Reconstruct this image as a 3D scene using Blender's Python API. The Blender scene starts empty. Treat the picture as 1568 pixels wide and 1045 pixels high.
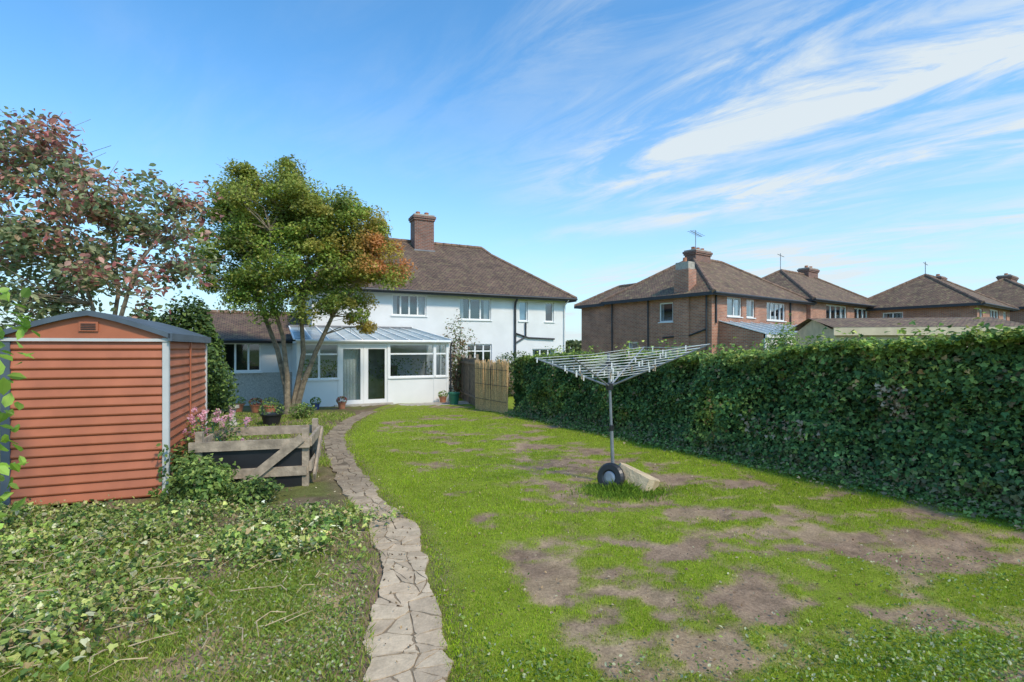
import bpy, math, random
import numpy as np
from mathutils import Vector, Matrix
random.seed(3); rng=np.random.default_rng(5)
S=bpy.context.scene
S.view_settings.view_transform='Standard'; S.view_settings.look='None'; S.view_settings.exposure=0

# ------------------------------------------------------------------ helpers
_tab=[np.random.default_rng(100+i).random((128,128)) for i in range(6)]
def vn(x,y,s=0):
    t=_tab[s%6]; ix=np.floor(x).astype(int); iy=np.floor(y).astype(int)
    fx=x-ix; fy=y-iy; fx=fx*fx*(3-2*fx); fy=fy*fy*(3-2*fy)
    a=t[ix%128,iy%128]; b=t[(ix+1)%128,iy%128]; c=t[ix%128,(iy+1)%128]; d=t[(ix+1)%128,(iy+1)%128]
    return (a*(1-fx)+b*fx)*(1-fy)+(c*(1-fx)+d*fx)*fy
def fbm(x,y,s=0,o=4):
    r=0;a=.5;n=0
    for i in range(o):
        r=r+a*vn(x*2**i+17*i,y*2**i+31*i,s+i); n+=a; a*=.5
    return r/n
def sst(a,b,x):
    t=np.clip((x-a)/(b-a),0,1); return t*t*(3-2*t)

def newmat(name):
    m=bpy.data.materials.new(name); m.use_nodes=True
    nt=m.node_tree; return m,nt,nt.nodes['Principled BSDF'],nt.nodes,nt.links
def mat(name,col,rough=.7,nsc=6,namt=.25,bsc=0,bst=.2,metal=0,spec=None,detail=6,col2=None):
    m,nt,p,N,L=newmat(name)
    tc=N.new('ShaderNodeTexCoord'); nz=N.new('ShaderNodeTexNoise'); nz.inputs['Scale'].default_value=nsc; nz.inputs['Detail'].default_value=detail
    L.new(tc.outputs['Object'],nz.inputs['Vector'])
    r=N.new('ShaderNodeValToRGB'); r.color_ramp.elements[0].position=.3; r.color_ramp.elements[1].position=.7
    c2=col2 or tuple(min(1,c*(1+namt)) for c in col)
    r.color_ramp.elements[0].color=(*[c*(1-namt) for c in col],1) if not col2 else (*col,1)
    r.color_ramp.elements[1].color=(*c2,1)
    L.new(nz.outputs['Fac'],r.inputs['Fac']); L.new(r.outputs['Color'],p.inputs['Base Color'])
    p.inputs['Roughness'].default_value=rough; p.inputs['Metallic'].default_value=metal
    if spec is not None: p.inputs['Specular IOR Level'].default_value=spec
    if bsc:
        b=N.new('ShaderNodeTexNoise'); b.inputs['Scale'].default_value=bsc; b.inputs['Detail'].default_value=4
        L.new(tc.outputs['Object'],b.inputs['Vector'])
        bm=N.new('ShaderNodeBump'); bm.inputs['Strength'].default_value=bst; bm.inputs['Distance'].default_value=.02
        L.new(b.outputs['Fac'],bm.inputs['Height']); L.new(bm.outputs['Normal'],p.inputs['Normal'])
    return m
def brickmat(name,c1,c2,mort,bw,rh,ms,rough=.85,big=(.7,1.2),bump=.4,lichen=None):
    m,nt,p,N,L=newmat(name)
    uv=N.new('ShaderNodeUVMap'); b=N.new('ShaderNodeTexBrick')
    b.inputs['Scale'].default_value=1; b.inputs['Brick Width'].default_value=bw; b.inputs['Row Height'].default_value=rh
    b.inputs['Mortar Size'].default_value=ms; b.inputs['Color1'].default_value=(*c1,1); b.inputs['Color2'].default_value=(*c2,1); b.inputs['Mortar'].default_value=(*mort,1)
    L.new(uv.outputs['UV'],b.inputs['Vector'])
    nz=N.new('ShaderNodeTexNoise'); nz.inputs['Scale'].default_value=1.1; nz.inputs['Detail'].default_value=9; nz.inputs['Roughness'].default_value=.7
    L.new(uv.outputs['UV'],nz.inputs['Vector'])
    mr=N.new('ShaderNodeMapRange'); mr.inputs['From Min'].default_value=.3; mr.inputs['From Max'].default_value=.7; mr.inputs['To Min'].default_value=big[0]; mr.inputs['To Max'].default_value=big[1]
    L.new(nz.outputs['Fac'],mr.inputs['Value'])
    mx=N.new('ShaderNodeVectorMath'); mx.operation='SCALE'; L.new(b.outputs['Color'],mx.inputs[0]); L.new(mr.outputs['Result'],mx.inputs['Scale'])
    out=mx.outputs[0]
    if lichen:
        n2=N.new('ShaderNodeTexNoise'); n2.inputs['Scale'].default_value=3.5; n2.inputs['Detail'].default_value=8; n2.inputs['Roughness'].default_value=.75
        L.new(uv.outputs['UV'],n2.inputs['Vector'])
        rr=N.new('ShaderNodeMapRange'); rr.inputs['From Min'].default_value=.50; rr.inputs['From Max'].default_value=.68; L.new(n2.outputs['Fac'],rr.inputs['Value'])
        mm=N.new('ShaderNodeMix'); mm.data_type='RGBA'; L.new(rr.outputs['Result'],mm.inputs['Factor']); L.new(out,mm.inputs['A']); mm.inputs['B'].default_value=(*lichen,1); out=mm.outputs['Result']
    L.new(out,p.inputs['Base Color']); p.inputs['Roughness'].default_value=rough
    bm=N.new('ShaderNodeBump'); bm.inputs['Strength'].default_value=bump; bm.inputs['Distance'].default_value=.02; bm.invert=True
    L.new(b.outputs['Fac'],bm.inputs['Height']); L.new(bm.outputs['Normal'],p.inputs['Normal'])
    return m
def leafmat(name,rough=.5,trans=.3,spec=.4):
    m,nt,p,N,L=newmat(name)
    a=N.new('ShaderNodeAttribute'); a.attribute_name='col'
    L.new(a.outputs['Color'],p.inputs['Base Color']); p.inputs['Roughness'].default_value=rough; p.inputs['Specular IOR Level'].default_value=spec
    t=N.new('ShaderNodeBsdfTranslucent'); L.new(a.outputs['Color'],t.inputs['Color'])
    mx=N.new('ShaderNodeMixShader'); mx.inputs[0].default_value=trans
    L.new(p.outputs[0],mx.inputs[1]); L.new(t.outputs[0],mx.inputs[2]); L.new(mx.outputs[0],N['Material Output'].inputs['Surface'])
    return m
def glassmat(name,tint,refl):
    m,nt,p,N,L=newmat(name)
    t=N.new('ShaderNodeBsdfTransparent'); t.inputs[0].default_value=(*tint,1)
    g=N.new('ShaderNodeBsdfGlossy'); g.inputs['Roughness'].default_value=.03; g.inputs[0].default_value=(.9,.95,1,1)
    lw=N.new('ShaderNodeLayerWeight'); lw.inputs[0].default_value=.3
    mr=N.new('ShaderNodeMapRange'); mr.inputs['To Min'].default_value=refl; mr.inputs['To Max'].default_value=.8; L.new(lw.outputs['Facing'],mr.inputs['Value'])
    mx=N.new('ShaderNodeMixShader'); L.new(mr.outputs['Result'],mx.inputs[0]); L.new(t.outputs[0],mx.inputs[1]); L.new(g.outputs[0],mx.inputs[2])
    L.new(mx.outputs[0],N['Material Output'].inputs['Surface']); return m

class MB:
    def __init__(s): s.v=[];s.f=[];s.m=[];s.uv=[];s.mats=[];s.M=Matrix.Identity(4)
    def mi(s,m):
        if m not in s.mats: s.mats.append(m)
        return s.mats.index(m)
    def poly(s,pts,m):
        pts=[Vector(p) for p in pts]; n=Vector((0,0,0))
        for i in range(len(pts)):
            a=pts[i]; b=pts[(i+1)%len(pts)]; n+=a.cross(b)
        n=n.normalized() if n.length>1e-12 else Vector((0,0,1))
        if n.z<0: nn=-n
        else: nn=n
        t=Vector((0,0,1)).cross(nn)
        if t.length<1e-3: t=Vector((1,0,0)); bt=Vector((0,1,0))
        else:
            t.normalize(); bt=nn.cross(t)
        k=len(s.v)
        for p in pts:
            s.v.append(s.M@p); s.uv.append((p.dot(t),p.dot(bt)))
        s.f.append(list(range(k,k+len(pts)))); s.m.append(s.mi(m))
    def box(s,x0,x1,y0,y1,z0,z1,m):
        p=[(x0,y0,z0),(x1,y0,z0),(x1,y1,z0),(x0,y1,z0),(x0,y0,z1),(x1,y0,z1),(x1,y1,z1),(x0,y1,z1)]
        for f in ((3,2,1,0),(4,5,6,7),(0,1,5,4),(1,2,6,5),(2,3,7,6),(3,0,4,7)): s.poly([p[i] for i in f],m)
    def beam(s,a,b,w,h,m,up=(0,0,1)):
        a=Vector(a);b=Vector(b);d=(b-a).normalized(); u=Vector(up); sd=d.cross(u)
        if sd.length<1e-3: sd=Vector((1,0,0))
        sd.normalize(); u=sd.cross(d); sd*=w/2; u*=h/2
        A=[a-sd-u,a+sd-u,a+sd+u,a-sd+u]; Bq=[b-sd-u,b+sd-u,b+sd+u,b-sd+u]
        s.poly(A[::-1],m); s.poly(Bq,m)
        for i in range(4): j=(i+1)%4; s.poly([A[i],A[j],Bq[j],Bq[i]],m)
    def tube(s,pts,rs,m,n=8,cap=True):
        pts=[Vector(p) for p in pts]; rings=[]
        if not isinstance(rs,(list,tuple)): rs=[rs]*len(pts)
        ref=Vector((.3,.9,.1))
        for i,p in enumerate(pts):
            d=(pts[min(i+1,len(pts)-1)]-pts[max(i-1,0)]).normalized()
            a=d.cross(ref)
            if a.length<.05: a=d.cross(Vector((1,0,0)))
            a.normalize(); b=d.cross(a)
            rings.append([p+(a*math.cos(2*math.pi*k/n)+b*math.sin(2*math.pi*k/n))*rs[i] for k in range(n)])
        for i in range(len(rings)-1):
            for k in range(n): j=(k+1)%n; s.poly([rings[i][k],rings[i][j],rings[i+1][j],rings[i+1][k]],m)
        if cap: s.poly(rings[0][::-1],m); s.poly(rings[-1],m)
    def lathe(s,c,prof,m,n=16):
        c=Vector(c)
        R=[[c+Vector((r*math.cos(2*math.pi*k/n),r*math.sin(2*math.pi*k/n),z)) for k in range(n)] for r,z in prof]
        for i in range(len(R)-1):
            for k in range(n): j=(k+1)%n; s.poly([R[i][k],R[i][j],R[i+1][j],R[i+1][k]],m)
    def finish(s,name,parent=None,smooth=False,merge=False):
        me=bpy.data.meshes.new(name); me.from_pydata([tuple(v) for v in s.v],[],s.f)
        for m in s.mats: me.materials.append(m)
        me.polygons.foreach_set('material_index',s.m)
        u=me.uv_layers.new(name='UVMap'); u.data.foreach_set('uv',np.array([s.uv[i] for f in s.f for i in f],dtype=np.float32).ravel())
        if smooth: me.polygons.foreach_set('use_smooth',[True]*len(s.f))
        me.update()
        o=bpy.data.objects.new(name,me); S.collection.objects.link(o)
        if parent: o.parent=parent
        return o
def empty(name,loc=(0,0,0),rz=0):
    e=bpy.data.objects.new(name,None); S.collection.objects.link(e); e.location=loc; e.rotation_euler=(0,0,rz); return e

TEMPL={
 'oval':(np.array([(0,0,0),(.26,.28,.05),(.28,.62,.05),(0,1,-.06),(-.28,.62,.05),(-.26,.28,.05)]),[(0,1,2,3),(0,3,4,5)]),
 'ivy':(np.array([(0,0.05,0),(.30,-.05,.02),(.5,.28,-.02),(.26,.5,.06),(0,1,-.1),(-.26,.5,.06),(-.5,.28,-.02),(-.30,-.05,.02)]),[(0,1,2,3,4),(0,4,5,6,7)]),
 'maple':(np.array([(0,0,0),(.5,.15,.0),(.2,.4,.05),(.35,.8,-.02),(0,.62,.05),(-.35,.8,-.02),(-.2,.4,.05),(-.5,.15,0)]),[(0,1,2,3,4),(0,4,5,6,7)]),
}
def leaves(name,P,size,col,nrm=None,jit=.6,shape='oval',m=None,parent=None,r=rng):
    T,F=TEMPL[shape]; n=len(P); k=len(T)
    if nrm is None: nrm=np.zeros((n,3)); nrm[:,2]=.4
    nn=nrm+r.normal(0,jit,(n,3)); nn/=np.linalg.norm(nn,axis=1)[:,None]+1e-9
    t=r.normal(0,1,(n,3)); t-=nn*(t*nn).sum(1)[:,None]; t/=np.linalg.norm(t,axis=1)[:,None]+1e-9
    b=np.cross(nn,t); size=np.asarray(size)*np.ones(n)
    V=P[:,None,:]+size[:,None,None]*(b[:,None,:]*T[None,:,0,None]+t[:,None,:]*(T[None,:,1,None]-.4)+nn[:,None,:]*T[None,:,2,None])
    C=np.ones((n,k,4),np.float32); C[:,:,:3]=col[:,None,:]
    idx=np.concatenate([np.array(f) for f in F]); lens=[len(f) for f in F]
    LI=(np.arange(n)[:,None]*k+idx[None]).ravel(); lt=np.tile(lens,n); ls=np.concatenate([[0],np.cumsum(lt)[:-1]])
    return rawmesh(name,V.reshape(-1,3),LI,ls,lt,C.reshape(-1,4),m,parent)
def rawmesh(name,V,LI,ls,lt,C,m,parent=None):
    me=bpy.data.meshes.new(name); me.vertices.add(len(V)); me.vertices.foreach_set('co',V.astype(np.float32).ravel())
    me.loops.add(len(LI)); me.loops.foreach_set('vertex_index',LI.astype(np.int32)); me.polygons.add(len(lt))
    me.polygons.foreach_set('loop_start',ls.astype(np.int32)); me.polygons.foreach_set('loop_total',lt.astype(np.int32))
    me.polygons.foreach_set('use_smooth',np.zeros(len(lt),dtype=bool)); me.update(calc_edges=True)
    a=me.color_attributes.new('col','FLOAT_COLOR','POINT'); a.data.foreach_set('color',np.clip(C,0,1).astype(np.float32).ravel())
    me.materials.append(m); o=bpy.data.objects.new(name,me); S.collection.objects.link(o)
    if parent: o.parent=parent
    return o
def mixcol(pal,n,w=None,var=.25,r=rng):
    pal=np.array(pal); i=r.choice(len(pal),n,p=w); c=pal[i]*(1+r.normal(0,var,(n,1))).clip(.4,1.8); return c

# ------------------------------------------------------------------ layout
def gz(y): return -0.025*np.clip(y,-5,20)
PY=np.array([0,1.5,2.63,3.34,4.21,5.23,5.82,7.3,9.1,11.0,13.3,15.3,17.0]); PX=np.array([-.25,-.35,-.52,-.70,-.89,-1.23,-1.63,-2.3,-3.1,-3.85,-4.35,-4.55,-4.6])
def path_x(y): return np.interp(y,PY,PX)
def hedge_x(y): return 8.175-.5*y
BL=[(.6,4.08,.7,.55,1),(.3,3.5,.35,.4,.9),(1.2,4.35,.6,.45,.9),(1.8,3.84,.6,.3,.9),(3.2,4.6,.8,.4,.9),(1.1,3.05,.3,.3,.8),(.4,6.7,.5,.8,.9),(1.25,5.4,.6,.35,.8),(2.7,5.5,.9,.4,.8),
    (.9,9.4,1.1,.9,.9),(-.63,5.2,.22,.3,.9),(3.4,3.6,.6,.3,.9),(2.3,2.9,.6,.25,.6),(2.3,6.8,.7,.5,.7),(-.5,8.2,.5,.5,.5),(-1.4,11,.9,.8,.6),(.0,13,1.2,.8,.5),(-2.5,14,1,.8,.5),(4.1,4.6,.4,.4,.6)]
def bare(x,y):
    wx=x+(fbm(x*1.8,y*1.8,1)-.5)*1.3; wy=y+(fbm(x*1.8+9,y*1.8,2)-.5)*1.3
    b=0
    for cx,cy,rx,ry,a in BL: b=np.maximum(b,a*np.exp(-((wx-cx)/(rx*1.12))**2-((wy-cy)/(ry*1.12))**2))
    a=x*.97+y*.35; c=-x*.35+y*.97
    n=fbm(a*1.3,c*2.1,3,5)
    reg=sst(.5,1.1,x-path_x(y))*sst(.1,.6,hedge_x(y)-x)
    green=np.exp(-((x-.0)/.5)**2-((y-2.3)/.5)**2)
    return (b*.72+(n-.5)*2.2+.10+(fbm(x*5,y*6,0,3)-.5)*1.1)*reg-.3*(1-reg)-.6*green
def lawn_bare(x,y): return sst(.16,.74,bare(x,y)+.5*(fbm(x*13,y*14,2,3)-.5))

# ------------------------------------------------------------------ materials
M_leaf=leafmat('foliage_leaf',.5,.42); M_ivy=leafmat('ivy_leaf',.45,.25,.25); M_grass=leafmat('grass_blade',.6,.4,.2)
M_red=leafmat('red_leaf',.5,.45)
M_render=mat('white_render',(.78,.77,.76),.9,1.2,.06,60,.5)
M_upvc=mat('white_upvc',(.82,.81,.79),.35,2,.03)
M_pebble=mat('grey_pebbledash',(.47,.43,.37),.95,30,.3,80,.8)
M_brick=brickmat('red_brick',(.50,.19,.10),(.35,.12,.07),(.42,.33,.26),.225,.075,.012,big=(.65,1.3))
M_chim=brickmat('dark_brick',(.28,.11,.07),(.17,.07,.05),(.25,.21,.18),.225,.075,.012)
M_tile=brickmat('clay_roof_tiles',(.20,.12,.08),(.13,.08,.058),(.04,.03,.025),.17,.11,.014,.9,(.55,1.4),.8,(.22,.17,.09))
M_tile2=brickmat('old_clay_tiles',(.25,.145,.09),(.165,.10,.068),(.05,.037,.03),.17,.11,.014,.9,(.55,1.4),.8,(.32,.26,.12))
M_ridge=mat('ridge_tile',(.22,.135,.09),.9,5,.4)
M_black=mat('black_plastic',(.02,.02,.022),.4,5,.2)
M_gutter=mat('gutter_dark',(.035,.035,.04),.5,5,.2)
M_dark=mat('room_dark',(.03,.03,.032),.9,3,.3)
M_curtain=mat('net_curtain',(.6,.62,.63),.9,18,.15)
M_inner=mat('interior_wall',(.42,.43,.38),.9,3,.3)
M_blue=mat('blue_blind',(.25,.42,.55),.6,2,.1)
M_glass=glassmat('window_glass',(.75,.8,.82),.12)
M_cglass=glassmat('conservatory_glass',(.8,.85,.85),.10)
M_poly=mat('polycarbonate_roof',(.30,.37,.40),.25,3,.25)
M_lead=mat('lead_flashing',(.20,.2,.21),.6,4,.2)
M_wood=mat('weathered_wood',(.36,.28,.20),.85,9,.35,30,.4)
M_fence=mat('fence_wood',(.24,.18,.13),.85,7,.35,30,.4)
M_bark=mat('bark',(.24,.19,.13),.95,10,.45,25,1)
M_terra=mat('terracotta',(.42,.17,.09),.8,10,.25)
M_stone=mat('stone_tan',(.55,.42,.26),.9,9,.25,40,.6)
M_pot_g=mat('green_plastic',(.03,.16,.10),.5,5,.15)
M_metal=mat('grey_metal',(.30,.31,.33),.45,8,.2,metal=.5)
M_line=mat('plastic_line',(.66,.66,.62),.6,8,.1)
M_cream=mat('cream_board',(.62,.50,.34),.8,3,.15)
M_concrete=mat('concrete',(.42,.38,.32),.9,6,.25,50,.5)

# ------------------------------------------------------------------ ground sheet
def axis(lo,hi,a,b,st):
    d=np.arange(a,b+st/2,st); l=[];x=a;s=st
    while x>lo: s*=1.45; x-=s; l.append(x)
    r=[];x=b;s=st
    while x<hi: s*=1.45; x+=s; r.append(x)
    return np.concatenate([l[::-1],d,r])
def build_ground():
    xs=axis(-900,900,-7,7.5,.04); ys=axis(-300,1500,2,17,.045)
    X,Y=np.meshgrid(xs,ys); X=X.ravel();Y=Y.ravel(); nx=len(xs);ny=len(ys)
    left=X<path_x(Y)
    b=lawn_bare(X,Y)
    near=(np.abs(X)<12)&(Y>-4)&(Y<24)
    Z=gz(Y)+np.where(near,(fbm(X*1.1,Y*1.1,2)-.5)*.06-.010*b*(~left)+(fbm(X*9,Y*9,1,3)-.5)*.022,0)
    dp=np.abs(X-path_x(Y)); Z-=.03*np.exp(-(dp/.26)**4)*(Y<17)*(Y>-2)
    n1=fbm(X*3,Y*3,1)[:,None]; n2=fbm(X*11,Y*11,4)[:,None]; n3=fbm(X*.8,Y*.8,5)[:,None]
    green=np.array([.22,.27,.03])*(.7+.6*n2); soil=(np.array([.25,.165,.105])*(1-n1)+np.array([.35,.245,.165])*n1)*(.5+1.0*n2)
    straw=np.array([.50,.37,.20])*(.7+.6*n2); dk=np.array([.11,.09,.05])*(.7+.6*n2)
    strawm=(np.exp(-((X-3.6)/.8)**2-((Y-3.5)/.4)**2)+np.exp(-((X+1.6)/.5)**2-((Y-3.4)/.35)**2)*.9+.5*sst(.5,.7,fbm(X*2,Y*2,0)))[:,None].clip(0,1)
    barec=soil*(1-strawm*.55)+straw*strawm*.55
    C=green*(1-b[:,None])+barec*b[:,None]
    lm=sst(.42,.58,fbm(X*1.7,Y*1.7,3))[:,None]
    lc=(green*.9)*lm+((soil*.95)*(1-strawm)+straw*strawm)*(1-lm)
    bed=(sst(3.8,4.5,Y)*sst(-1.3,-1.9,X))[:,None]*.65; lc=lc*(1-bed)+dk*bed
    C=np.where((left&near)[:,None],lc,C)
    e=np.exp(-((dp-.27)/.12)**2)[:,None]*(near)[:,None]*.6; C=C*(1-e)+soil*.7*e
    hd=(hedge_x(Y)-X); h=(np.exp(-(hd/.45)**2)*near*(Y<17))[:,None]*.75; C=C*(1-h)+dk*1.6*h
    far=~near; C[far]=(np.array([.14,.19,.05])*(.6+.8*n3))[far]
    C4=np.ones((len(X),4)); C4[:,:3]=C
    i,j=np.meshgrid(np.arange(nx-1),np.arange(ny-1)); q=(j*nx+i).ravel()
    LI=np.stack([q,q+1,q+nx+1,q+nx],1).ravel(); lt=np.full(len(q),4); ls=np.arange(len(q))*4
    m,nt,p,N,L=newmat('ground_soil_grass')
    a=N.new('ShaderNodeAttribute'); a.attribute_name='col'
    tc=N.new('ShaderNodeTexCoord'); nz=N.new('ShaderNodeTexNoise'); nz.inputs['Scale'].default_value=45; nz.inputs['Detail'].default_value=8; nz.inputs['Roughness'].default_value=.8
    L.new(tc.outputs['Object'],nz.inputs['Vector'])
    mr=N.new('ShaderNodeMapRange'); mr.inputs['From Min'].default_value=.3; mr.inputs['From Max'].default_value=.7; mr.inputs['To Min'].default_value=.45; mr.inputs['To Max'].default_value=1.5
    L.new(nz.outputs['Fac'],mr.inputs['Value'])
    mx=N.new('ShaderNodeVectorMath'); mx.operation='SCALE'; L.new(a.outputs['Color'],mx.inputs[0]); L.new(mr.outputs['Result'],mx.inputs['Scale'])
    L.new(mx.outputs[0],p.inputs['Base Color']); p.inputs['Roughness'].default_value=.95; p.inputs['Specular IOR Level'].default_value=.1
    bm=N.new('ShaderNodeBump'); bm.inputs['Strength'].default_value=.7; bm.inputs['Distance'].default_value=.015; L.new(nz.outputs['Fac'],bm.inputs['Height']); L.new(bm.outputs['Normal'],p.inputs['Normal'])
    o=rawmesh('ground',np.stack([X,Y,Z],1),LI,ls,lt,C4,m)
    o.data.polygons.foreach_set('use_smooth',[True]*len(lt))
build_ground()
def gzn(X,Y): return gz(Y)+(fbm(X*1.1,Y*1.1,2)-.5)*.06+(fbm(X*9,Y*9,1,3)-.5)*.022

# ------------------------------------------------------------------ grass
def make_blades(name,x,y,h,w,col,lean=.7,parent=None):
    n=len(x); z=gzn(x,y)-.008
    a=rng.uniform(0,2*math.pi,n); la=rng.uniform(0,2*math.pi,n); l=h*lean*rng.random(n)
    dx=np.cos(a)*w/2; dy=np.sin(a)*w/2
    V=np.zeros((n,4,3)); V[:,0]=np.stack([x-dx,y-dy,z],1); V[:,1]=np.stack([x+dx,y+dy,z],1)
    mx=x+np.cos(la)*l*.4; my=y+np.sin(la)*l*.4
    V[:,2]=np.stack([x+np.cos(la)*l,y+np.sin(la)*l,z+h],1); V[:,3]=np.stack([mx-dx,my-dy,z+h*.6],1)
    C=np.ones((n,4,4)); C[:,:,:3]=col[:,None,:]
    LI=np.arange(n*4); return rawmesh(name,V.reshape(-1,3),LI,np.arange(n)*4,np.full(n,4),C.reshape(-1,4),M_grass,parent)
N=800000
y=np.exp(np.log(2.1)+(np.log(17.5)-np.log(2.1))*rng.random(N)); x=rng.uniform(-1.1,1.1,N)*y
lawn=(x>path_x(y)+.24+.08*rng.random(N)-.06)&(x<hedge_x(y)-.05)
b=lawn_bare(x,y); keep=lawn&(rng.random(N)>b*.99+.02)&(rng.random(N)<.72)
x1=x[keep];y1=y[keep]; b1=b[keep]; n=len(x1)
cl=fbm(x1*2.2,y1*2.2,4); sc=np.clip(y1/4,1,3)
h=(.010+.018*rng.random(n))*(.5+1.0*cl)*np.clip(sc,1,1.5)*(1-.45*b1); w=.0045*sc
pal=mixcol([(.25,.36,.025),(.34,.46,.03),(.43,.52,.04),(.52,.46,.14)],n,[.30,.38,.25,.07],.18)
pal*= (.66+.7*fbm(x1*1.3,y1*1.3,0))[:,None]
dry=(b1*.6)[:,None]; pal=pal*(1-dry)+np.array([.42,.35,.12])*dry
make_blades('lawn_grass',x1,y1,h,w,pal)
left=(x<path_x(y)-.2)&(y<16)&(x>-.98*y-1)
lm=sst(.36,.56,fbm(x*1.7,y*1.7,3)); keep=left&(rng.random(N)<.15+.6*lm)&~((y>5)&(x<-1.9)&(y<8))
x2=x[keep];y2=y[keep]; n=len(x2); sc=np.clip(y2/4,1,3)
pal=mixcol([(.22,.31,.04),(.32,.42,.06),(.54,.44,.2),(.42,.46,.1)],n,[.34,.3,.20,.16],.2)
make_blades('rough_grass',x2,y2,(.015+.045*rng.random(n))*np.clip(sc,1,1.5),.005*sc,pal,1.1)
def patch(n,cx,cy,rx,ry): return cx+rng.normal(0,rx,n),cy+rng.normal(0,ry,n)
xs_,ys_=[],[]
for (n_,cx,cy,rx,ry) in [(3600,2.7,2.8,.6,.22),(700,1.5,2.5,.6,.15),(3500,-1.1,2.9,.35,.4),(700,.1,2.6,.3,.2),(4500,-1.8,3.7,.6,.5),(900,3.8,3.9,.8,.3)]:
    a,c=patch(n_,cx,cy,rx,ry); xs_.append(a); ys_.append(c)
xc=np.concatenate(xs_);yc=np.concatenate(ys_); ok=(np.abs(xc-path_x(yc))>.27); xc=xc[ok];yc=yc[ok]
P=np.stack([xc,yc,gzn(xc,yc)+.012+.02*rng.random(len(xc))],1)
leaves('clover_weeds',P,.014+.014*rng.random(len(xc)),mixcol([(.24,.35,.06),(.32,.43,.09),(.56,.56,.34),(.16,.24,.05)],len(xc),[.4,.28,.18,.14],.2),jit=.35,shape='oval',m=M_leaf)
n=3200; xd=rng.uniform(-4,5.5,n); yd=rng.uniform(2.3,9,n); P=np.stack([xd,yd,gzn(xd,yd)+.012],1)
leaves('fallen_leaves',P,.010+.02*rng.random(n),mixcol([(.42,.28,.14),(.56,.46,.30),(.25,.16,.09)],n),jit=.3,m=M_leaf)

# ------------------------------------------------------------------ ivy ground cover at left
N=85000
yv=rng.uniform(2.2,6.3,N); xv=rng.uniform(-6.3,-1.0,N)
edge=(fbm(xv*2,yv*2,1)-.5)*1.6
dens=sst(-.15,.6,(yv-4.0)+edge)*sst(-1.15,-1.7,xv+edge*.3)*sst(5.75,5.1,yv+edge*.3)
dens=np.maximum(dens,.8*sst(-2.1,-2.8,xv+edge*.9)*sst(5.8,5.2,yv))
dens*=.14+.62*sst(.40,.64,fbm(xv*3.4,yv*3.4,0))
inshed=((xv+4.17)*.932+(yv-6.18)*.3624<0.05)&(-(xv+4.17)*.3624+(yv-6.18)*.932>-.02)
keep=(rng.random(N)<dens)&~inshed&(xv>-1.15*yv-.5); xv=xv[keep];yv=yv[keep]; n=len(xv)
hh=.02+.20*fbm(xv*3,yv*3,4)**1.5*rng.random(n)+.14*rng.random(n)*sst(.5,.7,fbm(xv*1.5,yv*1.5,2))
P=np.stack([xv,yv,gz(yv)+hh],1)
tone=fbm(xv*1.8,yv*1.8,5)[:,None]
c=mixcol([(.08,.15,.04),(.17,.26,.06),(.32,.42,.09),(.52,.54,.16),(.68,.66,.40),(.44,.32,.16)],n,[.18,.24,.24,.17,.08,.09],.22)*(.45+1.1*tone)
nr=np.zeros((n,3)); nr[:,2]=.7
leaves('ivy_ground_cover',P,.022+.04*rng.random(n)**1.3,c,nr,.6,'ivy',M_ivy)
n=int(len(xv)*.8); k=rng.choice(len(xv),n); P=np.stack([xv[k]+rng.normal(0,.14,n),yv[k]+rng.normal(0,.1,n),gz(yv[k])+hh[k]*.8+.05*rng.random(n)],1)
leaves('weed_leaves',P,.014+.028*rng.random(n),mixcol([(.28,.39,.08),(.42,.48,.12),(.56,.50,.24)],n),None,.7,'oval',M_leaf)
b=MB(); M_twig=mat('dry_twig',(.46,.34,.2),.9,20,.3)
for i in range(170):
    tx=random.uniform(-4.2,-1.3); ty=random.uniform(2.7,4.8); a=random.uniform(0,6.28); l=random.uniform(.08,.3); z=float(gz(np.array(ty)))+random.uniform(.02,.12)
    b.tube([(tx,ty,z),(tx+math.cos(a)*l*.5,ty+math.sin(a)*l*.5,z+.02),(tx+math.cos(a+.3)*l,ty+math.sin(a+.3)*l,z)],[.004,.003,.002],M_twig,4,False)
b.finish('fallen_twigs')

# ------------------------------------------------------------------ crazy paving path
m,nt,p,Nn,L=newmat('paving_stone')
a=Nn.new('ShaderNodeAttribute'); a.attribute_name='col'; tc=Nn.new('ShaderNodeTexCoord')
nz=Nn.new('ShaderNodeTexNoise'); nz.inputs['Scale'].default_value=7; nz.inputs['Detail'].default_value=12; nz.inputs['Roughness'].default_value=.8; L.new(tc.outputs['Object'],nz.inputs['Vector'])
mr=Nn.new('ShaderNodeMapRange'); mr.inputs['From Min'].default_value=.3; mr.inputs['From Max'].default_value=.7; mr.inputs['To Min'].default_value=.6; mr.inputs['To Max'].default_value=1.28; L.new(nz.outputs['Fac'],mr.inputs['Value'])
mx=Nn.new('ShaderNodeVectorMath'); mx.operation='SCALE'; L.new(a.outputs['Color'],mx.inputs[0]); L.new(mr.outputs['Result'],mx.inputs['Scale']); L.new(mx.outputs[0],p.inputs['Base Color'])
vo=Nn.new('ShaderNodeTexNoise'); vo.inputs['Scale'].default_value=60; vo.inputs['Detail'].default_value=6; L.new(tc.outputs['Object'],vo.inputs['Vector'])
bm=Nn.new('ShaderNodeBump'); bm.inputs['Strength'].default_value=.6; bm.inputs['Distance'].default_value=.008; L.new(vo.outputs['Fac'],bm.inputs['Height']); L.new(bm.outputs['Normal'],p.inputs['Normal']); p.inputs['Roughness'].default_value=.95; p.inputs['Specular IOR Level'].default_value=.15
M_pave=m
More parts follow.
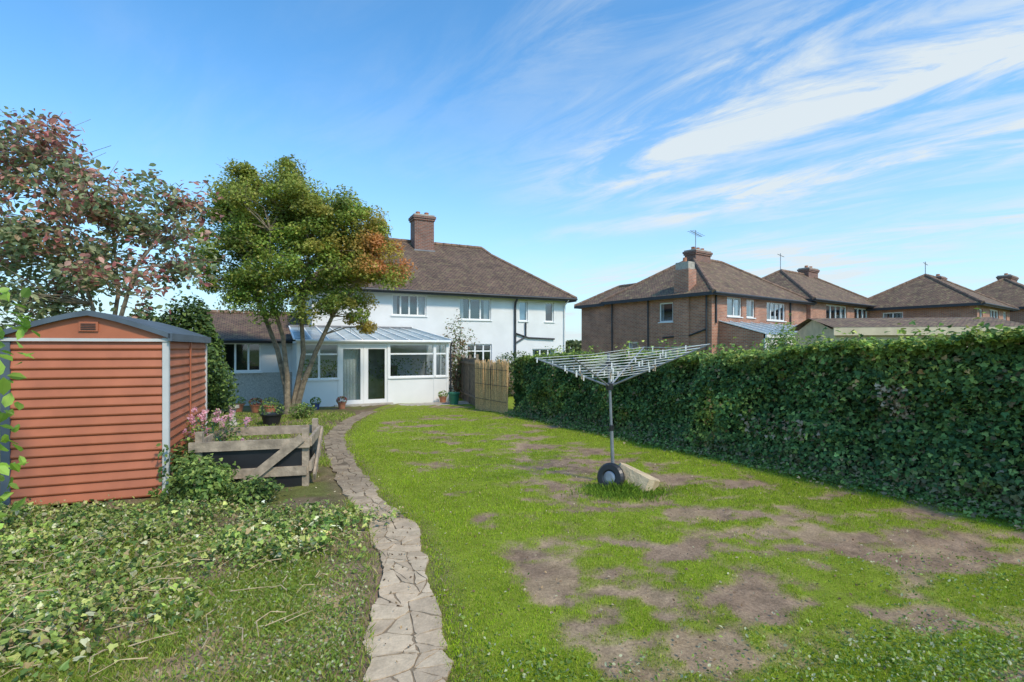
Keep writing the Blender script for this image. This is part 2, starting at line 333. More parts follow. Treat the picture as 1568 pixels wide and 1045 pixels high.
def build_path():
    fine=np.linspace(.6,16.6,1500); fx=path_x(fine)
    k=np.ones(90)/90; fxs=np.convolve(np.pad(fx,45,mode='edge'),k,'same')[45:-45]
    ds=np.sqrt(np.diff(fine)**2+np.diff(fxs)**2); s=np.concatenate([[0],np.cumsum(ds)])
    rows=[];t=0
    while t<s[-1]: rows.append(t); t+=random.uniform(.10,.20)
    V=[];LI=[];ls=[];lt=[];C=[]
    cols=4; grid=[]; zz=lambda q: float(gz(q[1]))+float((fbm(np.array([q[0]*1.1]),np.array([q[1]*1.1]),2)[0]-.5)*.06)
    for r,t in enumerate(rows):
        g=[]
        cy=np.interp(t,s,fine);cx=np.interp(t,s,fxs); cy2=np.interp(t+.05,s,fine);cx2=np.interp(t+.05,s,fxs); d=Vector((cx2-cx,cy2-cy)).normalized() if cy2!=cy else Vector((0,1)); nrm=Vector((d.y,-d.x))
        wd=.205+.02*math.sin(t*3.1)
        for c in range(cols):
            eo=random.uniform(-.04,.04) if c in(0,cols-1) else random.uniform(-.055,.055)
            o=(-1+2*c/(cols-1))*wd+eo; al=random.uniform(-.07,.07)
            g.append(Vector((cx,cy))+nrm*o+d*al)
        grid.append(g)
    def add(out,base,z,dz,tx=0,ty=0,ctr=None):
        k0=len(V); m_=len(out)
        for w in out: V.append((w.x,w.y,z(w)+((w.x-ctr.x)*tx+(w.y-ctr.y)*ty if ctr else 0))); C.append(list(base)+[1])
        for w in out: V.append((w.x,w.y,z(w)-dz)); C.append([q*.6 for q in base]+[1])
        ls.append(len(LI)); LI.extend(range(k0,k0+m_)); lt.append(m_)
        for i in range(m_):
            j=(i+1)%m_; ls.append(len(LI)); LI.extend([k0+i,k0+m_+i,k0+m_+j,k0+j]); lt.append(4)
    for r in range(len(grid)-1):
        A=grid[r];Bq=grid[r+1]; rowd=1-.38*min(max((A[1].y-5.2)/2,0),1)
        ce=[A[0].lerp(A[3],.03),A[3].lerp(A[0],.03),Bq[3].lerp(Bq[0],.03),Bq[0].lerp(Bq[3],.03)]
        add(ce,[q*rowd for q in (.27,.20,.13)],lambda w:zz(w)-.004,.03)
        c=0
        while c<cols-1:
            span=2 if (c<cols-2 and random.random()<.35) else 1
            q=[A[c+i] for i in range(span+1)]+[Bq[c+i] for i in range(span,-1,-1)]
            parts=[q]; rn=random.random()
            if span==1 and rn<.22: parts=[[q[0],q[1],q[2]],[q[0],q[2],q[3]]]
            elif span==1 and rn<.4: parts=[[q[0],q[1],q[3]],[q[1],q[2],q[3]]]
            if random.random()<.04: parts=[]
            for pt in parts:
                ctr=sum(pt,Vector((0,0)))/len(pt); gap=.003+random.random()*.004
                out=[]
                for i in range(len(pt)):
                    a_=pt[i];b_=pt[(i+1)%len(pt)]
                    for f in (.08,.36,.64,.92):
                        w=a_.lerp(b_,f)+Vector((random.uniform(-.006,.006),random.uniform(-.006,.006)))
                        v=ctr-w; L_=max(v.length,1e-3); w=w+v*(min(gap*1.3/L_,.35)); out.append(w)
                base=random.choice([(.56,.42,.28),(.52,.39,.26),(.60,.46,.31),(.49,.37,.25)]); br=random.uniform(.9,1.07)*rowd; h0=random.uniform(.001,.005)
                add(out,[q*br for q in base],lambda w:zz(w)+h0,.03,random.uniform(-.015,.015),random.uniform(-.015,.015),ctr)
            c+=span
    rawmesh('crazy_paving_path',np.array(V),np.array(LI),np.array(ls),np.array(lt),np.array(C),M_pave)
build_path()

# ------------------------------------------------------------------ hedge
def build_hedge():
    e=empty('ivy_hedge')
    D=np.array([-.4472,.8944]); Nn=np.array([-.8944,-.4472]); O=np.array([hedge_x(.8),.8]); Ls=(16-.8)/.8944
    def H(s):
        y=.8+s*.8944; return 1.93-(y-5.5)*.030+(fbm(s*.8,s*0+3,1)-.5)*.30+(fbm(s*3,s*0+3,2)-.5)*.24
    def bul(s,z): return (fbm(s*.9,z*1.1,3)-.5)*.6+(fbm(s*3,z*3,4)-.5)*.36+.14*sst(.6,0,z)
    b=MB(); mcore=mat('hedge_light_block',(.03,.045,.018),1,8,.4)  # dark solid filler added inside the hedge to block light between the leaves
    ss=np.linspace(0,Ls,160); grid=[]
    for s in ss:
        h=float(H(np.array([s]))[0]); y0=O+D*s; g=float(gz(y0[1])); row=[]
        for (t,v) in [(0,0),(0,.2),(0,.4),(0,.6),(0,.8),(0,.93),(.25,1),(.75,1),(1,.9),(1,0)]:
            z=v*h-(.08 if v>.9 else 0); of=float(bul(np.array([s]),np.array([z]))[0]) if t==0 else 0
            q=y0-Nn*(.14+t*.85)+Nn*of; row.append((q[0],q[1],g+z-.02))
        grid.append(row)
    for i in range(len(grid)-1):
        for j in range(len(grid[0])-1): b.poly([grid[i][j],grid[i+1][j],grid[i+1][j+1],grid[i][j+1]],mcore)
    b.poly(grid[0],mcore); b.poly(grid[-1],mcore); b.finish('light_block_core',e)
    n=66000
    s=rng.random(n)**1.25*Ls; h=H(s); z=rng.random(n)*h; of=bul(s,z)+rng.normal(0,.045,n)
    B0=O[None]+D[None]*s[:,None]+Nn[None]*of[:,None]
    P=np.stack([B0[:,0],B0[:,1],gz(B0[:,1])+z],1); nr=np.tile([-.894*.8,-.447*.8,.6],(n,1))
    tone=fbm(s*1.2,z*1.5,5)[:,None]; t2=sst(.52,.66,fbm(s*2.1,z*2.1,2))[:,None]
    c=mixcol([(.06,.13,.045),(.11,.20,.06),(.18,.29,.08),(.32,.42,.12),(.36,.26,.14)],n,[.26,.33,.25,.12,.04],.28)*(.45+1.15*tone)
    c=c*(1+np.array([.9,.45,.1])*t2)
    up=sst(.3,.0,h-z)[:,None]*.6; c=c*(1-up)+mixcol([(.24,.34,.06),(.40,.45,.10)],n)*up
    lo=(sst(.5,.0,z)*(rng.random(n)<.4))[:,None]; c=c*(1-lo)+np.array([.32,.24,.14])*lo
    yy=B0[:,1]
    for (dy,dz,ry_,rz_,pr_) in ((6.6,.95,.14,.22,.5),(5.2,.45,.3,.2,.22),(7.9,.4,.5,.15,.2),(4.6,1.2,.2,.2,.18)):
        dead=(np.abs(yy-dy)<ry_*(.6+.8*rng.random(n)))&(np.abs(P[:,2]-dz)<rz_)&(rng.random(n)<pr_); c[dead]=np.array([.52,.38,.26])*(.7+.6*rng.random((dead.sum(),1)))
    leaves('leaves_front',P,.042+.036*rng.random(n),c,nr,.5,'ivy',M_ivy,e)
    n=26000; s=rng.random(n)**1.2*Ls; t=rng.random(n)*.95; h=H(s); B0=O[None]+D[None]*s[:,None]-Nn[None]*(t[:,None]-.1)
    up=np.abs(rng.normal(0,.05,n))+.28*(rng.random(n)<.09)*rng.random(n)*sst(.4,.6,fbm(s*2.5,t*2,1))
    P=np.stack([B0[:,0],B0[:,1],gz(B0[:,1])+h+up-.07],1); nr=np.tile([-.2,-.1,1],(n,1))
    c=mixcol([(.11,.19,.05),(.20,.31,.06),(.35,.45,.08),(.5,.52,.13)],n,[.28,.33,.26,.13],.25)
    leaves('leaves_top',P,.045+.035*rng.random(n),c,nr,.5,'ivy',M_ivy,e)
    n=11000; s=rng.random(n)**1.1*Ls; o=np.abs(rng.normal(0,.2,n)); B0=O[None]+D[None]*s[:,None]+Nn[None]*(o[:,None]+.1)
    P=np.stack([B0[:,0],B0[:,1],gz(B0[:,1])+.03+.16*rng.random(n)*np.exp(-o*5)],1); nr=np.tile([-.3,-.15,1],(n,1))
    leaves('leaves_skirt',P,.03+.03*rng.random(n),mixcol([(.10,.17,.04),(.18,.28,.06),(.3,.38,.1),(.40,.30,.17)],n),nr,.5,'ivy',M_ivy,e)
    n=2500; t=rng.random(n)*.95; z=rng.random(n)*1.62; B0=(O+D*Ls)[None]-Nn[None]*(t[:,None]-.1)+D[None]*rng.normal(0,.04,n)[:,None]
    P=np.stack([B0[:,0],B0[:,1],gz(B0[:,1])+z],1); leaves('leaves_end',P,.07+.03*rng.random(n),mixcol([(.06,.12,.03),(.1,.18,.05)],n),np.tile([-.447,.894,.3],(n,1)),.5,'ivy',M_ivy,e)
build_hedge()

# ------------------------------------------------------------------ trees
def tree(name,base,stems,ells,nclump,perclump,crad,lsize,colf,shape,mleaf,trunk_r,flat=.55,seed=1,shell=.45,droop=.25):
    r=np.random.default_rng(seed); e=empty(name,base); b=MB(); base=Vector(base)
    ells=[np.array(q,float) for q in ells]; vol=np.array([(q[3]*q[4]*q[5])**.8 for q in ells]); vol/=vol.sum()
    cc=[]
    for i in range(nclump):
        q=ells[r.choice(len(ells),p=vol)]; d=r.normal(0,1,3); d/=np.linalg.norm(d); rad=shell+(1-shell)*r.random()**.6
        cc.append(q[:3]+d*q[3:6]*rad)
    cc=np.array(cc)
    tops=[]
    for st in stems:
        pts=[Vector(p)-base for p in st]; k=len(pts); b.tube(pts,[trunk_r*(1-.75*i/(k-1)) for i in range(k)],M_bark,8); tops.append(pts)
    for c in cc:
        c=Vector(c)-base
        best=None
        for pts in tops:
            for i in range(1,len(pts)):
                for f in (0,.5):
                    q=pts[i-1].lerp(pts[i],f+.5); dd=(q-c).length+max(0,q.z-c.z)*1.5
                    if best is None or dd<best[0]: best=(dd,q)
        q=best[1]; mid=q.lerp(c,.5)+Vector((r.normal(0,.12),r.normal(0,.12),.12*(c-q).length*.6)); 
        b.tube([q,mid,c],[trunk_r*.22,trunk_r*.13,.008],M_bark,5,False)
        for k in range(3):
            t=c+Vector(r.normal(0,1,3))*crad*.6; t.z=c.z+(t.z-c.z)*flat; b.tube([mid.lerp(c,.4),t],[trunk_r*.09,.004],M_bark,4,False)
    b.finish('trunk_and_branches',e,True)
    N=nclump*perclump; ci=np.repeat(np.arange(nclump),perclump)
    rr=crad*(.6+.8*r.random(nclump))[ci]; d=r.normal(0,1,(N,3)); d/=np.linalg.norm(d,axis=1)[:,None]
    d=d*(r.random(N)**.45)[:,None]*rr[:,None]; d[:,2]*=flat
    d[:,2]-=droop*(d[:,0]**2+d[:,1]**2)/crad
    P=cc[ci]+d; col=colf(P,ci,r,N); 
    nr=np.zeros((N,3)); nr[:,2]=.8; nr+=d/ (crad) *.5
    P=P-np.array(base)[None]
    leaves('crown_leaves',P,lsize*(.7+.6*r.random(N)),col,nr,.6,shape,mleaf,e,r)
    return e
def colA(P,ci,r,n):
    c=mixcol([(.16,.25,.045),(.25,.34,.06),(.35,.43,.07),(.48,.46,.10)],n,[.25,.35,.28,.12],.2,r)
    cv=(.6+.8*r.random(ci.max()+1))[ci][:,None]; c=c*cv
    cy=r.random(ci.max()+1)[ci]; up=sst(4.3,7.0,P[:,2]+(cy-.5)*2.5)[:,None]*.45; c=c*(1-up)+np.array([.46,.43,.09])*up
    o=sst(-5.2,-3.9,P[:,0]+(cy-.5)*2.0)*sst(6.4,5.0,P[:,2]); o=(o*(.25+.75*(cy>.35)))[:,None]*.75
    c=c*(1-o)+(np.array([.62,.42,.10])*(.7+.6*r.random((n,1))))*o
    rd=(sst(-4.7,-3.7,P[:,0])*sst(3.0,3.8,P[:,2])*sst(5.4,4.7,P[:,2])*(cy>.45))[:,None]*.8
    return c*(1-rd)+np.array([.72,.27,.11])*rd
TY=15.6
tree('acer_tree',(-6.78,TY,-.39),
 [[(-6.78,TY,-.45),(-6.9,TY,.5),(-7.15,TY,1.6),(-7.6,TY-.2,3.0),(-8.1,TY-.3,4.6),(-8.0,TY,6.2)],
  [(-6.72,TY,-.45),(-6.6,TY+.1,.4),(-6.35,TY,1.5),(-6.3,TY-.3,2.6),(-6.0,TY-.5,4.0),(-6.2,TY,5.8)],
  [(-6.68,TY+.1,-.45),(-6.35,TY,.6),(-5.95,TY-.1,1.5),(-5.4,TY-.2,2.6),(-4.7,TY-.3,3.6),(-4.4,TY,4.8)],
  [(-6.82,TY-.1,-.45),(-6.8,TY-.1,.7),(-6.85,TY-.3,2.0),(-7.0,TY-.8,3.2),(-6.9,TY-1,5)]],
 [(-7.5,TY,6.0,1.8,1.6,1.3),(-5.9,TY,5.6,1.6,1.6,1.15),(-3.95,TY,4.35,.95,1.2,.95),(-8.7,TY,4.6,1.1,1.3,1.1),(-6.3,TY-.2,4.2,2.0,1.7,1.1),(-9.1,TY,6.0,.7,.8,.6),(-4.6,TY,5.3,.8,1,.7),(-4.8,TY-.2,3.0,1.0,1,.55),(-8.1,TY-.2,3.4,.8,.9,.65),(-7.4,TY,6.95,1.1,.8,.45),(-6.4,TY-.8,3.0,1.3,.6,.55),(-4.4,TY,2.5,.5,.6,.35)],
 350,300,.42,.078,colA,'maple',M_leaf,.10,.72,11,.35,.15)
def colB(P,ci,r,n):
    k=r.random(ci.max()+1)[ci]; k=k+(P[:,2]-4.2)*.15
    g=mixcol([(.22,.29,.13),(.32,.37,.18),(.44,.46,.24)],n,None,.2,r); rd=mixcol([(.50,.17,.16),(.62,.28,.22),(.74,.44,.34),(.42,.29,.17)],n,None,.25,r)
    m=(r.random(n)<sst(.1,.95,k))[:,None]; return np.where(m,rd,g)
TB=8.9
tree('purple_leaf_plum_tree',(-7.0,TB,-.22),
 [[(-7.0,TB,-.25),(-7.1,TB,1.2),(-7.3,TB,2.4),(-7.7,TB,3.6),(-8.2,TB,5.0)],[(-7.0,TB,.6),(-6.7,TB-.2,2.0),(-6.4,TB-.2,3.0),(-5.9,TB,3.9)],[(-7.1,TB,1.0),(-7.0,TB+.2,2.6),(-7.0,TB,4.5)]],
 [(-8.45,TB,4.9,1.1,.9,.8),(-7.2,TB,4.45,.8,.8,.6),(-6.2,TB,3.8,.65,.8,.5),(-7.8,TB,3.5,1.2,1.0,.7),(-6.5,TB,2.95,.8,.9,.5),(-5.75,TB,3.15,.35,.4,.35),(-8.8,TB,2.7,1.2,1,.7),(-5.85,TB,4.2,.35,.4,.2),(-9.6,TB,4.5,1,1,1.2)],
 175,80,.40,.105,colB,'oval',M_red,.05,.85,21,.35,.1)
def bush(name,c,rad,n,size,pal,w=None,shape='oval',m=M_leaf,seed=0,noise=.25,cone=0,stem=True):
    r=np.random.default_rng(seed+50); e=empty(name,(c[0],c[1],c[2])); d=r.normal(0,1,(n,3)); d/=np.linalg.norm(d,axis=1)[:,None]; d[:,2]=np.abs(d[:,2])**.9*np.sign(d[:,2])
    k=1+noise*2*(fbm(d[:,0]*2.2+seed+5,d[:,2]*2.2+d[:,1]*2+5,seed)-.5)*2
    rr=(r.random(n)**.3)*k; P=d*rr[:,None]*np.array(rad)[None]
    if cone: 
        hfr=np.clip((P[:,2]+rad[2])/(2*rad[2]),0,1); P[:,:2]*=(1-cone*hfr**2)[:,None]
    P[:,2]+=rad[2]
    ok=P[:,2]>0; P=P[ok]; d=d[ok]; n=len(P)
    col=mixcol(pal,n,w,.22,r)*(.6+.8*fbm(P[:,0]*3/max(rad)+3,P[:,2]*3/max(rad)+3,seed)[:,None])
    leaves('leaves',P,size*(.7+.6*r.random(n)),col,d*.6+np.array([0,0,.5]),.5,shape,m,e,r)
    if stem:
        b=MB()
        for k in range(7):
            a=r.random()*6.28; b.tube([(0,0,-.1),(math.cos(a)*rad[0]*.25,math.sin(a)*rad[1]*.25,rad[2]*.7),(math.cos(a)*rad[0]*.5,math.sin(a)*rad[1]*.5,rad[2]*1.4)],[.03,.02,.006],M_bark,5,False)
        b.finish('stems',e,True)
    return e
G=lambda y: float(gz(np.array(y)))
DK=[(.06,.11,.035),(.11,.18,.045),(.19,.27,.065)]
MD=[(.13,.21,.05),(.22,.32,.07),(.34,.43,.11)]
bush('dark_ivy_bush',(-7.75,12.3,G(12.3)),(1.05,.8,1.55),14000,.08,DK,None,'ivy',M_ivy,1,.3,.25)
bush('dark_ivy_bush',(-9.3,13.2,G(13)),(1.1,.8,1.5),9000,.09,DK,None,'ivy',M_ivy,2,.3,.3)
bush('facade_shrub',(-2.35,22.0,-.5),(.6,.4,1.55),2300,.10,[(.17,.23,.1),(.28,.32,.15),(.36,.22,.14)],None,'oval',M_leaf,3,.5,0)
bush('conical_shrub',(7.45,14.0,-.35),(.8,.6,1.3),5500,.07,MD,None,'oval',M_leaf,4,.3,.3)
bush('low_shrub',(-3.6,6.0,G(6)),(.36,.28,.24),1500,.05,MD,None,'ivy',M_leaf,5,.5)
bush('low_shrub',(-4.1,6.35,G(6)),(.35,.25,.3),1300,.055,DK+MD,None,'oval',M_leaf,12,.5)
bush('low_shrub',(-3.0,5.95,G(6)),(.28,.25,.16),900,.045,DK+MD,None,'ivy',M_leaf,6,.5)
bush('laurel_shrub',(-4.72,4.5,G(4.5)),(.34,.3,1.25),260,.13,[(.28,.46,.06),(.36,.54,.10)],None,'oval',M_leaf,7,.4)
bush('potted_shrub',(-6.0,14.6,-.36),(.35,.3,.22),700,.06,MD,None,'oval',M_leaf,8,.2)
bush('border_shrub',(.1,22.6,-.5),(1.2,.5,1.0),2500,.1,DK,None,'oval',M_leaf,9,.2)
e=bush('rose_bush',(-4.2,7.1,G(7.1)),(.42,.3,.42),1500,.045,MD,None,'oval',M_leaf,10,.5)
r=np.random.default_rng(4); P=[];C=[];NR=[]
for i in range(34):
    c=np.array([r.normal(0.05,.28),r.normal(-.1,.12),.55+r.random()*.45])
    for k in range(14): P.append(c+r.normal(0,.018,3)); C.append(np.array([.92,.5,.56])*(.8+.4*r.random())+np.array([.05,.1,.1])*(r.random()<.3)); NR.append(r.normal(0,1,3))
leaves('rose_flowers',np.array(P),.042,np.array(C),np.array(NR),.3,'oval',M_leaf,e)
b=MB()
for i in range(9): b.tube([(r.normal(0,.06),0,0),(r.normal(0,.15),-.05,.5),(r.normal(0,.26),-.1,.85)],[.008,.006,.004],M_pot_g,5,False)
b.finish('rose_stems',e)
def treeline():
    e=empty('distant_trees'); r=np.random.default_rng(9); P=[];C=[]
    for (cx,cy,rx,ry,rz,n,tone) in [(-17.2,27,1.5,2,2.0,1800,1.6),(-20,30,2.5,2,1.8,2200,1.4),(-27,32,4,3,3.0,2600,.9),(-38,40,6,3,3,2500,.9),(8,66,6,3,2.8,2500,.9),(-6,70,12,4,3.0,2500,.8),(18,75,10,4,3,2000,.8),(60,66,14,4,3,2500,.8),(45,78,14,4,3,2000,.8),(-60,60,18,4,4,2500,.9),(3.6,40,1.6,1.5,1.6,1200,.8)]:
        d=r.normal(0,1,(n,3)); d/=np.linalg.norm(d,axis=1)[:,None]; k=.8+.5*fbm(d[:,0]*3+5,d[:,2]*3+5,1); p=d*k[:,None]*np.array([rx,ry,rz]); p[:,2]=np.abs(p[:,2]); P.append(p+np.array([cx,cy,-.6])); C.append(mixcol([(.11,.15,.05),(.17,.21,.08),(.25,.27,.11)],n,None,.2,r)*tone)
    P=np.concatenate(P);C=np.concatenate(C); leaves('foliage',P,np.where(P[:,1]>50,.7,.32),C,None,.7,'oval',M_leaf,e,r)
treeline()

# ------------------------------------------------------------------ building parts
def wall(b,m,x0,x1,z0,z1,ops,y=0,rev=.12,mrev=None):
    xs=sorted({x0,x1,*[o[0] for o in ops],*[o[1] for o in ops]}); zs=sorted({z0,z1,*[o[2] for o in ops],*[o[3] for o in ops]})
    for i in range(len(xs)-1):
        for j in range(len(zs)-1):
            cx=(xs[i]+xs[i+1])/2; cz=(zs[j]+zs[j+1])/2
            if any(o[0]<cx<o[1] and o[2]<cz<o[3] for o in ops): continue
            b.poly([(xs[i],y,zs[j]),(xs[i+1],y,zs[j]),(xs[i+1],y,zs[j+1]),(xs[i],y,zs[j+1])],m)
    for o in ops:
        a,c,d,f=o[:4]; mr=mrev or m
        for q in ([(a,y,d),(a,y+rev,d),(a,y+rev,f),(a,y,f)],[(c,y,d),(c,y+rev,d),(c,y+rev,f),(c,y,f)],[(a,y,d),(c,y,d),(c,y+rev,d),(a,y+rev,d)],[(a,y,f),(c,y,f),(c,y+rev,f),(a,y+rev,f)]): b.poly(q,mr)
def window(b,x0,x1,z0,z1,cols=2,transom=None,y=.06,fr=.055,back='dark',glass=None,sill=True,bars=0):
    gl=glass or M_glass
    b.box(x0+.002,x1-.002,y,y+.06,z0+.002,z0+fr,M_upvc); b.box(x0+.002,x1-.002,y,y+.06,z1-fr,z1-.002,M_upvc)
    b.box(x0+.002,x0+fr,y+.001,y+.059,z0+fr,z1-fr,M_upvc); b.box(x1-fr,x1-.002,y+.001,y+.059,z0+fr,z1-fr,M_upvc)
    w=(x1-x0)/cols
    for i in range(1,cols): b.box(x0+w*i-.035,x0+w*i+.035,y-.004,y+.055,z0+fr,z1-fr,M_upvc)
    if transom: b.box(x0+fr,x1-fr,y-.001,y+.05,transom-.03,transom+.03,M_upvc)
    for i in range(cols):
        for k in range(bars):
            zz=z0+(z1-z0)*(k+1)/(bars+1); b.box(x0+w*i+.04,x0+w*(i+1)-.04,y+.012,y+.045,zz-.012,zz+.012,M_upvc)
    b.poly([(x0+.01,y+.035,z0+.01),(x1-.01,y+.035,z0+.01),(x1-.01,y+.035,z1-.01),(x0+.01,y+.035,z1-.01)],gl)
    if back:
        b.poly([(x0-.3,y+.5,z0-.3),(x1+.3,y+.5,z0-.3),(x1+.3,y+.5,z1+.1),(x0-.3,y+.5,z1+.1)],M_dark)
        if back in('curtain','both'):
            cw=(x1-x0)*.18
            for (a,c) in ((x0+.03,x0+cw),(x1-cw,x1-.03)):
                k=8
                for i in range(k):
                    xa=a+(c-a)*i/k; xb=a+(c-a)*(i+1)/k; ya=y+.16+.03*(i%2); yb=y+.16+.03*((i+1)%2)
                    b.poly([(xa,ya,z0),(xb,yb,z0),(xb,yb,z1),(xa,ya,z1)],M_curtain)
        if back=='blue': b.poly([(x0+.03,y+.12,z0),(x1-.03,y+.12,z0),(x1-.03,y+.12,z1),(x0+.03,y+.12,z1)],M_blue)
    if sill: b.box(x0-.05,x1+.05,-.05,y-.006,z0-.05,z0-.003,M_upvc)
def ridge_line(b,pts,r=.11,m=None):
    for i in range(len(pts)-1):
        a=Vector(pts[i]);c=Vector(pts[i+1]); n=max(1,int((c-a).length/.45))
        for k in range(n): b.tube([a.lerp(c,k/n),a.lerp(c,(k+.97)/n)],[r,r*.92],m or M_ridge,8)
def hip(b,m,x0,x1,y0,y1,ze,zr,rx0,rx1,ov=.4,ry=None):
    X0,X1,Y0,Y1=x0-ov,x1+ov,y0-ov,y1+ov; ry=ry if ry is not None else (y0+y1)/2
    A=(X0,Y0,ze);B_=(X1,Y0,ze);C=(X1,Y1,ze);D=(X0,Y1,ze);R0=(rx0,ry,zr);R1=(rx1,ry,zr)
    b.poly([A,B_,R1,R0],m); b.poly([B_,C,R1],m); b.poly([C,D,R0,R1],m); b.poly([D,A,R0],m)
    ridge_line(b,[A,R0]);ridge_line(b,[B_,R1]);ridge_line(b,[R0,R1]);ridge_line(b,[C,R1]);ridge_line(b,[D,R0])
    eaves(b,X0,X1,Y0,Y1,ze)
def eaves(b,X0,X1,Y0,Y1,ze):
    b.poly([(X0,Y0,ze-.06),(X1,Y0,ze-.06),(X1,Y1,ze-.06),(X0,Y1,ze-.06)],M_gutter)
    b.box(X0,X1,Y0-.02,Y0+.03,ze-.16,ze+.015,M_gutter); b.box(X0,X1,Y1-.03,Y1+.02,ze-.16,ze+.015,M_gutter)
    b.box(X0-.02,X0+.03,Y0+.031,Y1-.031,ze-.16,ze+.015,M_gutter); b.box(X1-.03,X1+.02,Y0+.031,Y1-.031,ze-.16,ze+.015,M_gutter)
    b.tube([(X0,Y0-.07,ze-.05),(X1,Y0-.07,ze-.05)],.055,M_gutter,8)
def chimney(b,x,y,w,d,z0,z1,m,pots=2):
    b.box(x-w/2,x+w/2,y-d/2,y+d/2,z0,z1-.3,m); b.box(x-w/2-.05,x+w/2+.05,y-d/2-.05,y+d/2+.05,z1-.3,z1-.2,m); b.box(x-w/2-.09,x+w/2+.09,y-d/2-.09,y+d/2+.09,z1-.2,z1-.08,m)
    b.box(x-w/2-.03,x+w/2+.03,y-d/2-.03,y+d/2+.03,z1-.08,z1,M_concrete)
    for i in range(pots):
        px=x+(i-(pots-1)/2)*w/max(pots,1)*.9; b.lathe((px,y,z1),[(.13,0),(.11,.16),(.13,.18),(.10,.2),(.0,.19)],M_terra,10)

# ------------------------------------------------------------------ white semi-detached house
TH=math.radians(26.57); e=empty('white_semi_detached_house',(2.75,26.33,0),TH)
b=MB(); gl=-.65
ops=[(-8.93,-7.38,3.08,4.0,4,None,'curtain'),(-5.81,-4.19,2.97,3.98,3,None,'both'),(-2.68,-2.2,2.97,3.95,1,None,'blue'),(-1.2,-.70,2.97,3.95,1,None,'dark'),
     (-5.42,-4.15,.75,1.83,3,1.5,'dark'),(-1.95,-.55,.8,1.6,3,None,'both')]
wall(b,M_render,-12.2,0,gl,4.15,[o[:4] for o in ops]+[(-11.0,-9.2,-.5,1.6)])
b.box(-11.3,-8.9,.3,.4,-.6,1.9,M_inner)
for o in ops: window(b,o[0],o[1],o[2],o[3],o[4],o[5],back=o[6],bars=0)
b.poly([(0,0,gl),(0,8,gl),(0,8,4.15),(0,0,4.15)],M_render); b.poly([(-12.2,0,gl),(-12.2,8,gl),(-12.2,8,4.15),(-12.2,0,4.15)],M_render); b.poly([(-12.2,8,gl),(0,8,gl),(0,8,4.15),(-12.2,8,4.15)],M_render)
b.finish('walls_and_windows',e)
b=MB(); ze=4.17; zr=7.2
A=(-12.6,-.4,ze);Bc=(.4,-.4,ze);Cc=(.4,8.4,ze);Dc=(-12.6,8.4,ze);R0=(-9.3,4,zr);R1=(-2.95,4,zr)
gy=3.35; gzz=ze+(gy+.4)*(zr-ze)/4.4; Gp=(-2.72,gy,gzz);Gq=(-2.72,8-gy,gzz)
b.poly([A,Bc,Gp,R1,R0],M_tile); b.poly([Bc,Cc,Gq,Gp],M_tile); b.poly([Cc,Dc,R0,R1,Gq],M_tile); b.poly([Dc,A,R0],M_tile); b.poly([Gp,Gq,R1],M_tile)
ridge_line(b,[A,R0]);ridge_line(b,[Bc,Gp],.09);ridge_line(b,[Gp,R1],.09);ridge_line(b,[R0,R1])
eaves(b,-12.6,.4,-.4,8.4,ze); b.finish('roof',e)
b=MB(); chimney(b,-6.5,3.6,1.02,.8,6.2,8.5,M_chim,2); b.box(-7.05,-5.95,3.14,3.19,6.45,6.68,M_lead); b.finish('chimney',e)
b=MB()
b.tube([(-2.93,-.33,4.05),(-2.93,-.1,3.85),(-2.93,-.07,3.7),(-2.93,-.07,gl)],.05,M_gutter)
b.tube([(-2.88,-.07,2.35),(-2.2,-.07,2.15),(-.7,-.07,2.1)],.04,M_gutter); b.tube([(-2.35,-.07,2.9),(-2.35,-.07,2.2),(-2.9,-.07,1.9)],.04,M_gutter); b.tube([(-.1,-.45,4.05),(-.1,-.07,3.8),(-.1,-.07,gl)],.03,M_upvc)
b.finish('drainpipes',e)
b=MB(); wx0=-15.9
wall(b,M_render,wx0,-12.2,.68,2.05,[(-15.4,-14.05,.72,1.86)],.02)
wall(b,M_pebble,wx0,-12.2,gl,.68,[],.02)
window(b,-15.4,-14.05,.72,1.86,3,None,y=.08,fr=.07)
b.poly([(wx0,.02,gl),(wx0,5,gl),(wx0,5,2.05),(wx0,.02,2.05)],M_render)
b.poly([(wx0-.3,-.3,1.98),(-11.9,-.3,1.98),(-11.9,2.7,3.15),(wx0-.3,2.7,3.15)],M_tile); b.poly([(wx0-.3,5.3,1.98),(-12.2,5.3,1.98),(-12.2,2.7,3.15),(wx0-.3,2.7,3.15)],M_tile)
b.poly([(wx0,0,2.05),(wx0,5,2.05),(wx0,2.7,3.1)],M_render)
ridge_line(b,[(wx0-.3,2.7,3.16),(-12.2,2.7,3.16)]); b.box(wx0-.3,-12.0,-.34,-.29,1.83,1.99,M_gutter); b.tube([(wx0-.3,-.4,1.93),(-12.95,-.4,1.93)],.05,M_gutter)
b.finish('side_extension',e)
